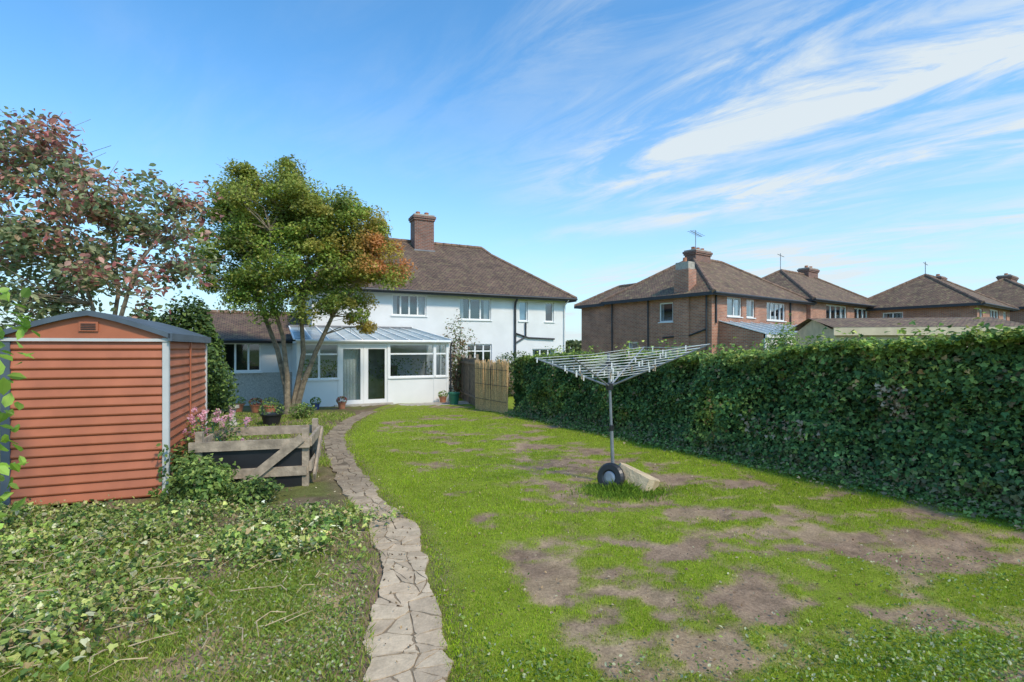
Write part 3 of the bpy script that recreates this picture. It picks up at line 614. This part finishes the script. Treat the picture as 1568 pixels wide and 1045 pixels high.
# conservatory
b=MB(); cx0,cx1,cy=-12.9,-7.37,-2.8; z0=-.5; zt=1.82
bays=[(-12.9,-11.52,'w',2),(-11.52,-9.72,'d',2),(-9.72,-7.9,'w',1),(-7.9,-7.37,'w',1)]
b.M=Matrix.Translation((0,cy,0))
for (a,c,k,n) in bays:
    if k=='w':
        b.box(a+.001,c-.001,0,.12,z0-.1,.50,M_upvc); window(b,a+.0,c-.0,.50,zt,n,1.42,y=.02,fr=.07,back=None,glass=M_cglass,sill=False)
        b.box(a-.02,c+.02,-.05,.015,.47,.52,M_upvc)
    else:
        b.box(a,c,0,.1,zt-.09,zt,M_upvc); b.box(a,c,-.02,.1,z0-.1,z0+.06,M_concrete)
        w=(c-a)/2
        for i in range(2):
            l=a+w*i+.03; r_=a+w*(i+1)-.03; 
            for q in ((l,l+.11,z0+.07,zt-.1),(r_-.11,r_,z0+.07,zt-.1),(l+.11,r_-.11,z0+.07,z0+.22),(l+.11,r_-.11,zt-.21,zt-.1)): b.box(q[0],q[1],.02,.09,q[2],q[3],M_upvc)
            b.poly([(l+.1,.055,z0+.2),(r_-.1,.055,z0+.2),(r_-.1,.055,zt-.2),(l+.1,.055,zt-.2)],M_cglass)
        b.box(a+w-.028,a+w+.028,.01,.09,z0+.07,zt-.1,M_upvc)
for xx in (cx0,-11.52,-9.72,-7.9,cx1): b.box(xx-.05,xx+.05,-.015,.13,z0-.1,zt+.004,M_upvc)
b.box(cx0-.08,cx1+.08,-.10,.14,zt+.006,zt+.09,M_upvc); b.tube([(cx0-.1,-.15,zt+.08),(cx1+.1,-.15,zt+.08)],.05,M_upvc)
b.M=Matrix.Identity(4)
for xx in (cx0,cx1):
    b.box(xx-.045,xx+.045,cy+.131,-.01,z0-.1,.5,M_upvc); b.poly([(xx,cy+.1,.5),(xx,0,.5),(xx,0,1.8),(xx,cy+.1,1.8)],M_cglass)
    for yy in (-1.9,-1,-.06): b.box(xx-.04,xx+.04,yy-.04,yy+.04,.501,1.82,M_upvc)
    b.box(xx-.045,xx+.045,cy+.141,-.01,1.825,1.9,M_upvc)
f0=(cx0-.15,cy-.15,1.93);f1=(cx1+.15,cy-.15,1.93);k0=(cx0-.15,-.02,2.5);k1=(cx1-.7,-.02,2.5);s1=(cx1+.15,-.02,1.93)
b.poly([f0,f1,k1,k0],M_poly); b.poly([f1,s1,k1],M_poly)
for i in range(11):
    t=i/10; a=Vector(f0).lerp(Vector(f1),t); c=Vector(k0).lerp(Vector(k1),t); o=Vector((0,0,.02)); b.beam(a+o,c+o,.05,.04,M_upvc)
b.beam(Vector(k0)+Vector((0,-.03,.03)),Vector(k1)+Vector((0,-.03,.03)),.08,.08,M_lead); b.beam(Vector(f1)+Vector((0,0,.03)),Vector(k1)+Vector((0,0,.03)),.07,.05,M_upvc)
b.box(cx0,cx1,cy+.14,0,z0-.1,z0+.01,M_concrete)
b.tube([(cx1+.16,cy-.1,1.9),(cx1+.13,cy-.02,1.7),(cx1+.13,cy-.02,gl)],.035,M_gutter)
for tx in (-12.2,-8.7):
    b.box(tx-.5,tx+.5,-1.6,-.9,.18,.22,M_wood)
    for dx in (-.42,.42):
        for dy in (-1.55,-.97): b.box(tx+dx-.03,tx+dx+.03,dy-.03,dy+.03,z0+.01,.18,M_wood)
b.box(-9.4,-8.9,-.8,-.35,z0,.9,M_fence)
for i in range(14):
    xa=-11.4+i*.055; b.poly([(xa,-2.45+.03*(i%2),z0+.05),(xa+.055,-2.45+.03*((i+1)%2),z0+.05),(xa+.055,-2.45+.03*((i+1)%2),1.7),(xa,-2.45+.03*(i%2),1.7)],M_curtain)
b.finish('conservatory',e)
P=np.stack([rng.uniform(-12.7,-7.6,1800),rng.uniform(-2.3,-.4,1800),rng.uniform(.3,1.2,1800)],1); kk=fbm(P[:,0]*2,P[:,1]*2,1)>.52; P=P[kk]
leaves('conservatory_plants',P,.09,mixcol(MD,len(P)),None,.6,'oval',M_leaf,e)
b=MB()
for i in range(9):
    for j in range(2):
        if random.random()<.97: b.box(-12.9+i*.75,-12.9+i*.75+.74,-3.6-j*.55,-3.06-j*.55,-.62,-.47-random.random()*.008-j*.01,M_concrete)
for i in range(5): 
    for j in range(3): b.box(-15.9+i*.6,-15.9+i*.6+.59,-1.9+j*.6,-1.31+j*.6,-.62,-.46-random.random()*.01,M_concrete)
b.box(-11.7,-9.6,-3.04,-2.83,-.6,-.42,M_concrete)
o=b.finish('patio_paving'); o.location=(2.75,26.33,0); o.rotation_euler=(0,0,TH)

# ------------------------------------------------------------------ brick houses to the right
PH=math.radians(36)
def brick_house(loc,wa,db,ze,zr,r0,r1,wins,lwins,chims,mt,wing=None,extra=None):
    e=empty('brick_house',(loc[0],loc[1],0),PH); b=MB()
    wall(b,M_brick,0,wa,-.8,ze,[w[:4] for w in wins])
    for w in wins: window(b,w[0],w[1],w[2],w[3],w[4],w[5] if len(w)>5 else None,back='curtain',bars=0,fr=.07)
    Ltot=db+(wing[0] if wing else 0)
    b.M=Matrix(((0,1,0,0),(-1,0,0,0),(0,0,1,0),(0,0,0,1)))
    wall(b,M_brick,-Ltot,0,-.8,ze,[w[:4] for w in lwins])
    for w in lwins: window(b,w[0],w[1],w[2],w[3],w[4],back='curtain',fr=.07)
    b.M=Matrix.Identity(4)
    b.poly([(wa,0,-.8),(wa,db,-.8),(wa,db,ze),(wa,0,ze)],M_brick); b.poly([(0,Ltot,-.8),(wa if not wing else 3.4,Ltot,-.8),(wa if not wing else 3.4,Ltot,ze),(0,Ltot,ze)],M_brick)
    if wing: b.poly([(0,db,-.8),(wa,db,-.8),(wa,db,ze),(0,db,ze)],M_brick)
    b.finish('walls_and_windows',e); b=MB(); hip(b,mt,0,wa,0,db,ze+.02,zr,r0,r1,.35)
    if wing:
        L_=db+wing[0]+.3; z=ze-.06; zz=wing[1]; q=[(-.33,3,z),(-.33,L_,z),(3.7,L_,z),(3.7,3,z)]; p0=(1.7,3.5,zz);p1=(1.7,L_-2.0,zz)
        b.poly([q[0],q[1],p1,p0],mt); b.poly([q[1],q[2],p1],mt); b.poly([q[2],q[3],p0,p1],mt); ridge_line(b,[q[1],p1]); ridge_line(b,[p0,p1])
        b.box(-.35,-.3,db,L_,z-.15,z+.01,M_gutter); b.box(-.35,3.7,L_-.02,L_+.03,z-.15,z+.01,M_gutter)
    b.finish('roof',e)
    b=MB()
    for c in chims: chimney(b,*c)
    b.finish('chimneys',e); return e
eA=brick_house((9.95,25.5),10,7,4.4,7.0,3.5,6.5,[(1.36,2.75,3.28,4.28,2),(3.2,4.05,3.28,4.25,1),(5.3,7.4,3.2,4.22,4),(2,3.2,.6,1.7,2),(5.5,7.2,.6,1.7,3)],[(-3.2,-2.3,3.05,4.1,1),(-5.4,-4.7,1,2,1)],
 [(4.0,3.5,1.5,.75,6.4,7.45,M_chim,3)],M_tile2,wing=(2.3,5.55))
b=MB(); b.box(-.12,.55,1.25,2.15,-.8,5.75,M_brick); b.box(-.06,.49,1.31,2.09,5.75,6.15,M_concrete); b.lathe((.2,1.7,6.15),[(.12,0),(.1,.25),(0,.24)],M_terra,10)
for xx,yy in ((-.06,.25),(-.06,3.9),(-.06,6.6)): b.tube([(xx-.02,yy,4.35),(xx,yy,-.5)],.045,M_gutter)
b.tube([(-.08,.25,2.6),(-.08,1.2,2.3),(-.08,2.9,2.2)],.045,M_gutter); b.tube([(.3,-.06,4.3),(.3,-.06,2.9)],.045,M_gutter); b.tube([(7.9,-.06,4.3),(7.9,-.06,0)],.045,M_gutter)
b.poly([(.6,-.01,3.0),(9.6,-.01,3.0),(9.6,-2.4,2.3),(.6,-2.4,2.3)],M_poly)
for i in range(10): b.beam((.6+i,-.02,3.03),(.6+i,-2.4,2.33),.06,.04,M_upvc)
b.box(.6,9.6,-2.45,-2.38,2.12,2.28,M_upvc); b.box(.62,9.55,-2.36,-2.26,-.8,2.1,M_render); b.poly([(.62,-2.3,-.8),(.62,0,-.8),(.62,0,2.95),(.62,-2.3,2.3)],M_brick)
b.tube([(3.5,3.3,7.2),(3.5,3.3,8.6)],.025,M_metal,6); b.tube([(3.0,3.3,8.5),(4.1,3.3,8.3)],.018,M_metal,5)
for i in range(6): b.tube([(3.05+i*.2,3.05,8.49-i*.035),(3.05+i*.2,3.55,8.49-i*.035)],.01,M_metal,4)
b.finish('stack_pipes_and_lean_to',eA)
eB=brick_house((18.2,31.2),11,7,4.6,7.1,3.5,7.5,[(2.1,5.2,3.2,4.42,4),(6.4,8.7,3.2,4.4,3)],[(-3.2,-2.4,3,4,1)],[(7.6,3.5,1.5,.7,6.4,7.6,M_chim,2)],M_tile2)
eC=brick_house((28.8,31.7),8.5,7,4.4,6.85,3.4,6.0,[(.5,1.3,3.1,4.1,1),(3.0,5.4,3.1,4.2,3),(6.6,7.6,3.1,4.2,2)],[(-5.0,-3.8,3.4,4.1,2)],[(6.2,3.5,1.2,.6,6.2,6.95,M_chim,1)],M_tile2)
eD=brick_house((39.5,37.0),9,7,4.7,7.3,3.5,5.5,[(1,3,3.3,4.4,3)],[(-5,-4,3.4,4.3,1)],[(4.6,3.5,2.2,.8,6.8,7.6,M_chim,2)],M_tile2)
b=MB(); b.tube([(3.4,3.5,6.9),(3.4,3.5,8.3)],.025,M_metal,5); b.tube([(3.0,3.5,8.2),(3.9,3.5,8.1)],.02,M_metal,5); b.finish('tv_aerial',eB)
b=MB(); b.tube([(3.4,3.5,6.6),(3.4,3.5,7.8)],.025,M_metal,5); b.tube([(3.0,3.5,7.7),(3.9,3.5,7.6)],.02,M_metal,5); b.finish('tv_aerial',eC)
# garage
e=empty('garage',(13.0,20.6,0),math.radians(-8)); b=MB(); 
b.box(0,6.8,0,4,-.6,2.35,M_cream); b.box(-.15,6.95,-.24,-.16,2.15,2.47,M_cream)
b.poly([(-.2,-.25,2.47),(7,-.25,2.47),(7,2,2.95),(-.2,2,2.95)],M_tile2); b.poly([(-.2,4.3,2.47),(7,4.3,2.47),(7,2,2.95),(-.2,2,2.95)],M_tile2); b.poly([(6.8,-.1,2.3),(6.8,4.1,2.3),(6.8,2,2.9)],M_cream); b.poly([(0,-.1,2.3),(0,4.1,2.3),(0,2,2.9)],M_cream)
b.finish('walls_and_roof',e)

# ------------------------------------------------------------------ metal shed
M_shed=mat('shed_terracotta_paint',(.42,.13,.06),.55,3,.15,0); M_trim=mat('shed_white_trim',(.55,.55,.53),.5,4,.1); M_sgrey=mat('shed_grey_trim',(.085,.11,.135),.5,4,.2)
SA=math.atan(.389); e=empty('garden_shed',(-4.17,6.18,-.16),SA); W=1.5;Dp=2.35;He=1.95
def corr(b,axis_,a0,a1,fixed,sgn,m,skipz=1.86):
    n=17; ph=skipz/n
    for i in range(n):
        z=.03+i*ph
        pr=[(0,z),(.022,z+ph*.14),(.026,z+ph*.26),(.004,z+ph*.95),(0,z+ph)]
        for k in range(4):
            (d0,za),(d1,zb)=pr[k],pr[k+1]
            if axis_=='x': b.poly([(a0,fixed-sgn*d0,za),(a1,fixed-sgn*d0,za),(a1,fixed-sgn*d1,zb),(a0,fixed-sgn*d1,zb)],m)
            else: b.poly([(fixed+sgn*d0,a0,za),(fixed+sgn*d0,a1,za),(fixed+sgn*d1,a1,zb),(fixed+sgn*d1,a0,zb)],m)
b=MB(); corr(b,'x',-W+.04,-.04,0,1,M_shed); corr(b,'y',.04,Dp,0,1,M_shed); corr(b,'y',0,Dp,-W,-1,M_shed)
b.poly([(-W,Dp,0),(0,Dp,0),(0,Dp,He),(-W,Dp,He)],M_shed); b.finish('corrugated_panels',e)
b=MB()
b.box(-.035,.03,-.036,.03,0,He-.02,M_trim); b.box(-W-.035,-W+.045,-.036,.04,0,He-.02,M_sgrey)
b.box(-W-.03,.03,-.05,-.037,1.885,1.92,M_trim)
b.box(.005,.035,Dp-.05,Dp,0,He,M_trim); b.box(.03,.045,1.1,1.13,0,He-.05,M_shed)
b.finish('corner_trims',e)
b=MB(); NP=12; prof=[]
for i in range(NP+1):
    t=-1+2*i/NP; x_=-W/2+t*(W/2+.06); prof.append((x_,He+.26*(1-abs(t)**1.25)))
for i in range(NP):
    (xa,za),(xb,zb)=prof[i],prof[i+1]
    b.poly([(xa,-.03,1.92),(xb,-.03,1.92),(xb,-.03,zb-.02),(xa,-.03,za-.02)],M_shed)
    b.poly([(xa,-.09,za+.03),(xb,-.09,zb+.03),(xb,Dp+.08,zb+.03),(xa,Dp+.08,za+.03)],M_sgrey)
    b.poly([(xa,-.09,za-.03),(xb,-.09,zb-.03),(xb,-.09,zb+.03),(xa,-.09,za+.03)],M_sgrey)
    b.poly([(xa,-.09,za-.03),(xb,-.09,zb-.03),(xb,-.03,zb-.03),(xa,-.03,za-.03)],M_sgrey)
    b.poly([(xa,Dp,1.9),(xb,Dp,1.9),(xb,Dp,zb),(xa,Dp,za)],M_shed)
b.box(.035,.075,-.09,Dp+.08,He-.06,He+.035,M_sgrey); b.box(-W-.075,-W-.035,-.09,Dp+.08,He-.06,He+.035,M_sgrey)
b.box(-W/2-.09,-W/2+.09,-.05,-.031,2.0,2.11,M_shed)
for k in range(4): b.box(-W/2-.07,-W/2+.07,-.058,-.0505,2.02+k*.02,2.028+k*.02,M_black)
b.finish('roof_and_gable',e)

# ------------------------------------------------------------------ wooden raised planter
e=empty('wooden_raised_planter',(-2.72,6.75,-.17),math.radians(14)); b=MB(); Wp=1.25;Dp=.95;Hp=.66
for (x_,y_) in ((0,0),(-Wp,0),(0,Dp),(-Wp,Dp)): b.box(x_-.04,x_+.04,y_-.04,y_+.04,-.05,Hp+.1,M_wood)
b.box(-Wp-.1,.06,-.085,-.045,Hp-.14,Hp-.02,M_wood); b.box(-Wp-.02,.02,-.07,-.042,.16,.28,M_wood); b.box(-Wp-.05,.05,Dp+.042,Dp+.08,Hp-.12,Hp,M_wood)
b.beam((-.72,-.105,.1),(-.03,-.105,Hp+.0),.03,.11,M_wood); b.box(.042,.08,-.04,Dp+.04,Hp-.13,Hp-.01,M_wood); b.box(.042,.075,-.02,Dp+.02,.2,.32,M_wood); b.beam((.10,.05,.1),(.10,Dp,Hp-.05),.03,.1,M_wood)
b.box(-Wp-.03,-Wp+.0,-.03,Dp,Hp-.13,Hp-.01,M_wood)
b.box(-Wp+.03,-.03,.0,Dp-.03,0,Hp-.22,M_black); b.box(-Wp+.0,-.045,-.035,-.02,0,Hp-.15,M_black)
b.finish('timber_frame',e)

# ------------------------------------------------------------------ rotary washing line
bx,by=1.38,6.95; e=empty('rotary_washing_line',(bx,by,G(by)))
b=MB(); 
b.tube([(0,0,-.1),(-.03,0,.75)],.024,M_metal,10); b.tube([(-.03,0,.7),(-.07,0,1.75)],.019,M_metal,10); b.lathe((-.032,0,.70),[(.03,0),(.032,.07),(.02,.08)],M_black,10)
hub=Vector((-.055,0,1.30)); up=Vector((-.07,0,1.60)); b.lathe(tuple(hub-Vector((0,0,.05))),[(.02,0),(.05,.01),(.05,.09),(.02,.1)],M_black,12); b.lathe(tuple(up-Vector((0,0,.03))),[(.02,0),(.04,.01),(.04,.06),(.02,.07)],M_black,12)
R=1.24; tips=[]
for k in range(4):
    a=math.radians(-33+90*k); dz=.47+.12*math.cos(a); t=hub+Vector((math.cos(a)*R+.06,math.sin(a)*R,dz)); tips.append(t)
    b.tube([hub,t],[.013,.011],M_metal,6); m_=hub.lerp(t,.42); b.tube([up,m_],.008,M_metal,6)
for j in range(9):
    f=.34+.66*j/8
    for k in range(4):
        a_=hub.lerp(tips[k],f); c_=hub.lerp(tips[(k+1)%4],f); m_=a_.lerp(c_,.5)-Vector((0,0,.03*f)); b.tube([a_,m_,c_],.0036,M_line,4,False)
rr=random.Random(5)
for i in range(44):
    f=.34+.66*rr.randint(0,8)/8; k=rr.randint(0,3); t=rr.random(); q=hub.lerp(tips[k],f).lerp(hub.lerp(tips[(k+1)%4],f),t); q.z-=.03*f*(1-abs(2*t-1)); b.box(q.x-.008,q.x+.008,q.y-.006,q.y+.006,q.z-.06,q.z+.015,rr.choice([M_line,M_upvc,M_wood]))
b.finish('pole_arms_and_lines',e)
e=empty('stone_block',(bx+.22,by-.38,G(by)+.15),0); b=MB()
b.M=Matrix.Rotation(math.radians(-42),4,'Z')@Matrix.Rotation(math.radians(18),4,'Y')@Matrix.Rotation(math.radians(-14),4,'X')
pr=[(-.27,-.13),(-.23,-.17),(.21,-.16),(.27,-.10),(.26,.12),(.21,.17),(-.2,.15),(-.27,.10)]
lo=[(x_,y_,-.14) for x_,y_ in pr]; hi=[(x_*.93+.02*rr.random(),y_*.88,.08+.03*rr.random()) for x_,y_ in pr]
b.poly(lo[::-1],M_stone); b.poly(hi,M_stone)
for i in range(8): j=(i+1)%8; b.poly([lo[i],lo[j],hi[j],hi[i]],M_stone)
b.finish('block',e)
e=empty('old_trolley_wheel',(bx-.12,by-.42,G(by)+.17)); b=MB(); b.M=Matrix.Rotation(math.radians(-38),4,'Z')@Matrix.Rotation(math.radians(78),4,'X')
b.lathe((0,0,-.05),[(.07,.02),(.10,.0),(.16,.0),(.185,.03),(.185,.07),(.16,.10),(.10,.10),(.07,.08)],M_black,28); b.lathe((0,0,-.04),[(.0,.0),(.08,.0),(.08,.08),(.05,.09),(0,.09)],M_metal,20)
b.finish('wheel',e,True)
nn_=5500; xt=rng.normal(bx+.05,.25,nn_); yt=rng.normal(by-.5,.17,nn_); pal=mixcol([(.14,.24,.03),(.22,.34,.04),(.32,.44,.05)],nn_)
make_blades('tall_grass_tuft',xt,yt,.04+.17*rng.random(nn_)*np.exp(-((xt-bx-.05)/.35)**2-((yt-by+.45)/.22)**2),.008,pal,.8)

# ------------------------------------------------------------------ fence + bamboo screen
e=empty('wooden_fence'); b=MB()
def fence(a,c,h,m,post=True,top=True):
    a=Vector((*a,0));c=Vector((*c,0)); L_=(c-a).length; d=(c-a)/L_; n=int(L_/.12)
    for i in range(n):
        p=a+d*(i+.5)*L_/n; g=G(p.y)-.05; off=Vector((-d.y,d.x,0))*(.006 if i%2 else -.006); b.beam(p+off+Vector((0,0,g)),p+off+Vector((0,0,g+h+random.uniform(-.01,.01))),L_/n*1.08,.018,m,up=(-d.y,d.x,0))
    for zz in (.3,h-.25): b.beam(a+Vector((0,0,G(a.y)+zz))+Vector((d.y,-d.x,0))*.04,c+Vector((0,0,G(c.y)+zz))+Vector((d.y,-d.x,0))*.04,.04,.08,m)
    k=int(L_/1.8)+1
    for i in range(k+1): p=a+d*L_*i/k; b.beam(p+Vector((0,0,G(p.y)-.1)),p+Vector((0,0,G(p.y)+h+.08)),.09,.09,m,up=(-d.y,d.x,0))
fence((-2.35,22.6),(-1.25,18.3),1.8,M_fence); fence((-1.25,18.3),(-.2,16.3),1.55,M_fence); fence((-2.4,22.8),(3.2,25.2),1.5,M_fence)
b.finish('panels',e)
M_bam=mat('bamboo_cane',(.68,.43,.20),.7,25,.35)
e=empty('bamboo_screen'); b=MB(); a=Vector((-1.25,17.6,0)); c=Vector((-.12,15.8,0))
for i in range(80):
    p=a.lerp(c,(i+.5)/80)+Vector((random.uniform(-.01,.01),random.uniform(-.01,.01),0)); g=G(p.y)-.05; b.tube([p+Vector((0,0,g)),p+Vector((random.uniform(-.03,.03),random.uniform(-.03,.03),g+1.68+random.uniform(-.07,.07)))],.012,M_bam,5,False)
for zz in (.35,.85,1.35): b.beam(a+Vector((-.03,-.02,zz-.4)),c+Vector((-.03,-.02,zz-.4)),.012,.012,M_black)
b.finish('canes',e)

# ------------------------------------------------------------------ pots, bin, pedestal
def pot(name,x_,y_,r_,h_,m,plant=True,pal=MD):
    e=empty(name,(x_,y_,G(y_)-.0)); b=MB(); b.lathe((0,0,0),[(.0,.0),(r_*.7,0),(r_*.95,h_*.85),(r_*1.08,h_*.86),(r_*1.08,h_),(r_*.95,h_),(r_*.9,h_*.9),(0,h_*.88)],m,18); b.finish('pot',e,False)
    if plant:
        n=200; d=rng.normal(0,1,(n,3)); d/=np.linalg.norm(d,axis=1)[:,None]; P=d*np.array([r_*1.2,r_*1.2,h_*.6])+np.array([0,0,h_*1.3]); leaves('plant',P,.06,mixcol(pal,n),None,.6,'oval',M_leaf,e)
pot('terracotta_pot',-7.55,16.0,.2,.26,M_terra); pot('terracotta_pot',-8.2,16.4,.17,.24,M_terra,True,[(.4,.08,.07),(.15,.22,.06)]); pot('terracotta_pot',-8.9,16.6,.2,.25,M_terra)
pot('terracotta_pot',-5.85,17.6,.14,.22,M_terra,True,[(.5,.15,.15),(.15,.22,.06)]); pot('blue_pot',-6.6,17.2,.14,.22,mat('blue_glaze',(.04,.07,.2),.3,5,.1)); pot('plastic_pot',-6.2,13.2,.26,.3,M_black); pot('green_water_butt',-2.2,19.4,.22,.45,M_pot_g,False); pot('terracotta_pot',-2.7,20.0,.15,.25,M_terra)
pot('plastic_pot',-7.2,17.0,.16,.22,M_pot_g)
e=empty('stone_pedestal',(-7.05,12.9,G(12.9))); b=MB(); b.lathe((0,0,0),[(.15,0),(.15,.06),(.09,.1),(.07,.3),(.09,.42),(.16,.46),(.16,.52),(0,.52)],M_concrete,16); b.finish('pedestal',e)

# ------------------------------------------------------------------ world, sun, camera
sd=Vector((.66,-.68,1.0)).normalized(); el=math.asin(sd.z); az=math.atan2(sd.x,sd.y)
w=bpy.data.worlds.new('World'); S.world=w; w.use_nodes=True; N=w.node_tree.nodes; L=w.node_tree.links; N.clear()
out=N.new('ShaderNodeOutputWorld'); bg=N.new('ShaderNodeBackground'); sky=N.new('ShaderNodeTexSky'); sky.sky_type='NISHITA'; sky.sun_disc=False; sky.sun_elevation=el; sky.sun_rotation=az; sky.air_density=1.0; sky.dust_density=.6; sky.ozone_density=2.0
tc=N.new('ShaderNodeTexCoord'); sp=N.new('ShaderNodeSeparateXYZ'); L.new(tc.outputs['Generated'],sp.inputs[0])
def math_(op,a,b_=None,c_=None):
    m=N.new('ShaderNodeMath'); m.operation=op
    for i,v in enumerate((a,b_,c_)):
        if v is None: continue
        if isinstance(v,(int,float)): m.inputs[i].default_value=v
        else: L.new(v,m.inputs[i])
    return m.outputs[0]
zc=math_('ADD',math_('MAXIMUM',sp.outputs['Z'],0.0),.10)
cx=math_('DIVIDE',sp.outputs['X'],zc); cyy=math_('DIVIDE',sp.outputs['Y'],zc)
cb=N.new('ShaderNodeCombineXYZ'); L.new(cx,cb.inputs[0]); L.new(cyy,cb.inputs[1])
def noise_(rot,sx,sy,scale,seed,dist=1.2,rough=.6):
    mp=N.new('ShaderNodeMapping'); mp.vector_type='POINT'; mp.inputs['Rotation'].default_value=(0,0,math.radians(rot)); mp.inputs['Location'].default_value=(seed,seed*.7,0); 
    L.new(cb.outputs[0],mp.inputs['Vector'])
    m2=N.new('ShaderNodeMapping'); m2.inputs['Scale'].default_value=(sx,sy,1); L.new(mp.outputs[0],m2.inputs['Vector'])
    nz=N.new('ShaderNodeTexNoise'); nz.inputs['Scale'].default_value=scale; nz.inputs['Detail'].default_value=10; nz.inputs['Roughness'].default_value=rough; nz.inputs['Distortion'].default_value=dist; L.new(m2.outputs[0],nz.inputs['Vector']); return nz.outputs['Fac']
def smooth_(v,lo,hi,a=0,b_=1):
    mr=N.new('ShaderNodeMapRange'); mr.interpolation_type='SMOOTHSTEP'; mr.inputs['From Min'].default_value=lo; mr.inputs['From Max'].default_value=hi; mr.inputs['To Min'].default_value=a; mr.inputs['To Max'].default_value=b_; L.new(v,mr.inputs['Value']); return mr.outputs['Result']
c1=smooth_(noise_(-47,1.8,.6,2.0,3.0,.6,.66),.36,.66); c2=smooth_(noise_(-40,1.0,.6,.7,8.0,.5),.42,.68)
warp=math_('MULTIPLY',math_('SUBTRACT',noise_(-47,1,.5,1.1,5.0,.3),.5),1.1)
tt=math_('ADD',math_('ADD',math_('MULTIPLY',cx,.677),math_('MULTIPLY',cyy,.735)),warp)
def band(c,wd,amp):
    q=math_('DIVIDE',math_('SUBTRACT',tt,c),wd); return math_('MULTIPLY',math_('POWER',2.718,math_('MULTIPLY',math_('MULTIPLY',q,q),-1.0)),amp)
bands=math_('ADD',math_('ADD',band(2.55,.20,.85),band(1.85,.22,1.0)),math_('ADD',band(1.15,.13,.8),band(3.6,.4,.6)))
xm=smooth_(sp.outputs['X'],-.10,.40,.0,1.0)
cl=math_('MULTIPLY',math_('ADD',math_('MULTIPLY',bands,math_('ADD',math_('MULTIPLY',c1,.9),.08)),math_('MULTIPLY',math_('MULTIPLY',c2,c1),.45)),xm)
cl=math_('ADD',cl,math_('MULTIPLY',math_('MULTIPLY',c1,c2),.14))
hz=math_('MULTIPLY',math_('POWER',math_('SUBTRACT',1.0,math_('MINIMUM',math_('MULTIPLY',math_('MAXIMUM',sp.outputs['Z'],0.0),1.9),1.0)),2.1),.88)
fac=math_('MINIMUM',math_('ADD',cl,hz),.95)
tint=N.new('ShaderNodeMix'); tint.data_type='RGBA'; tint.blend_type='MULTIPLY'; tint.inputs['Factor'].default_value=1; L.new(sky.outputs[0],tint.inputs['A']); tint.inputs['B'].default_value=(.85,1.55,1.85,1)
mx=N.new('ShaderNodeMix'); mx.data_type='RGBA'; L.new(fac,mx.inputs['Factor']); L.new(tint.outputs['Result'],mx.inputs['A']); mx.inputs['B'].default_value=(5.1,5.65,5.95,1)
L.new(mx.outputs['Result'],bg.inputs['Color']); bg.inputs['Strength'].default_value=.15; L.new(bg.outputs[0],out.inputs[0])
ld=bpy.data.lights.new('sun','SUN'); ld.energy=3.2; ld.angle=math.radians(6); ld.color=(1,.87,.70); lo=bpy.data.objects.new('sun',ld); S.collection.objects.link(lo); lo.rotation_euler=(-sd).to_track_quat('-Z','Y').to_euler()
cam=bpy.data.cameras.new('camera'); cam.lens=18; cam.sensor_width=36; cam.shift_y=.0067; cam.clip_end=3000; cam.clip_start=.05
co=bpy.data.objects.new('camera',cam); S.collection.objects.link(co); co.location=(0,0,1.65); co.rotation_euler=(math.radians(90),0,0); S.camera=co
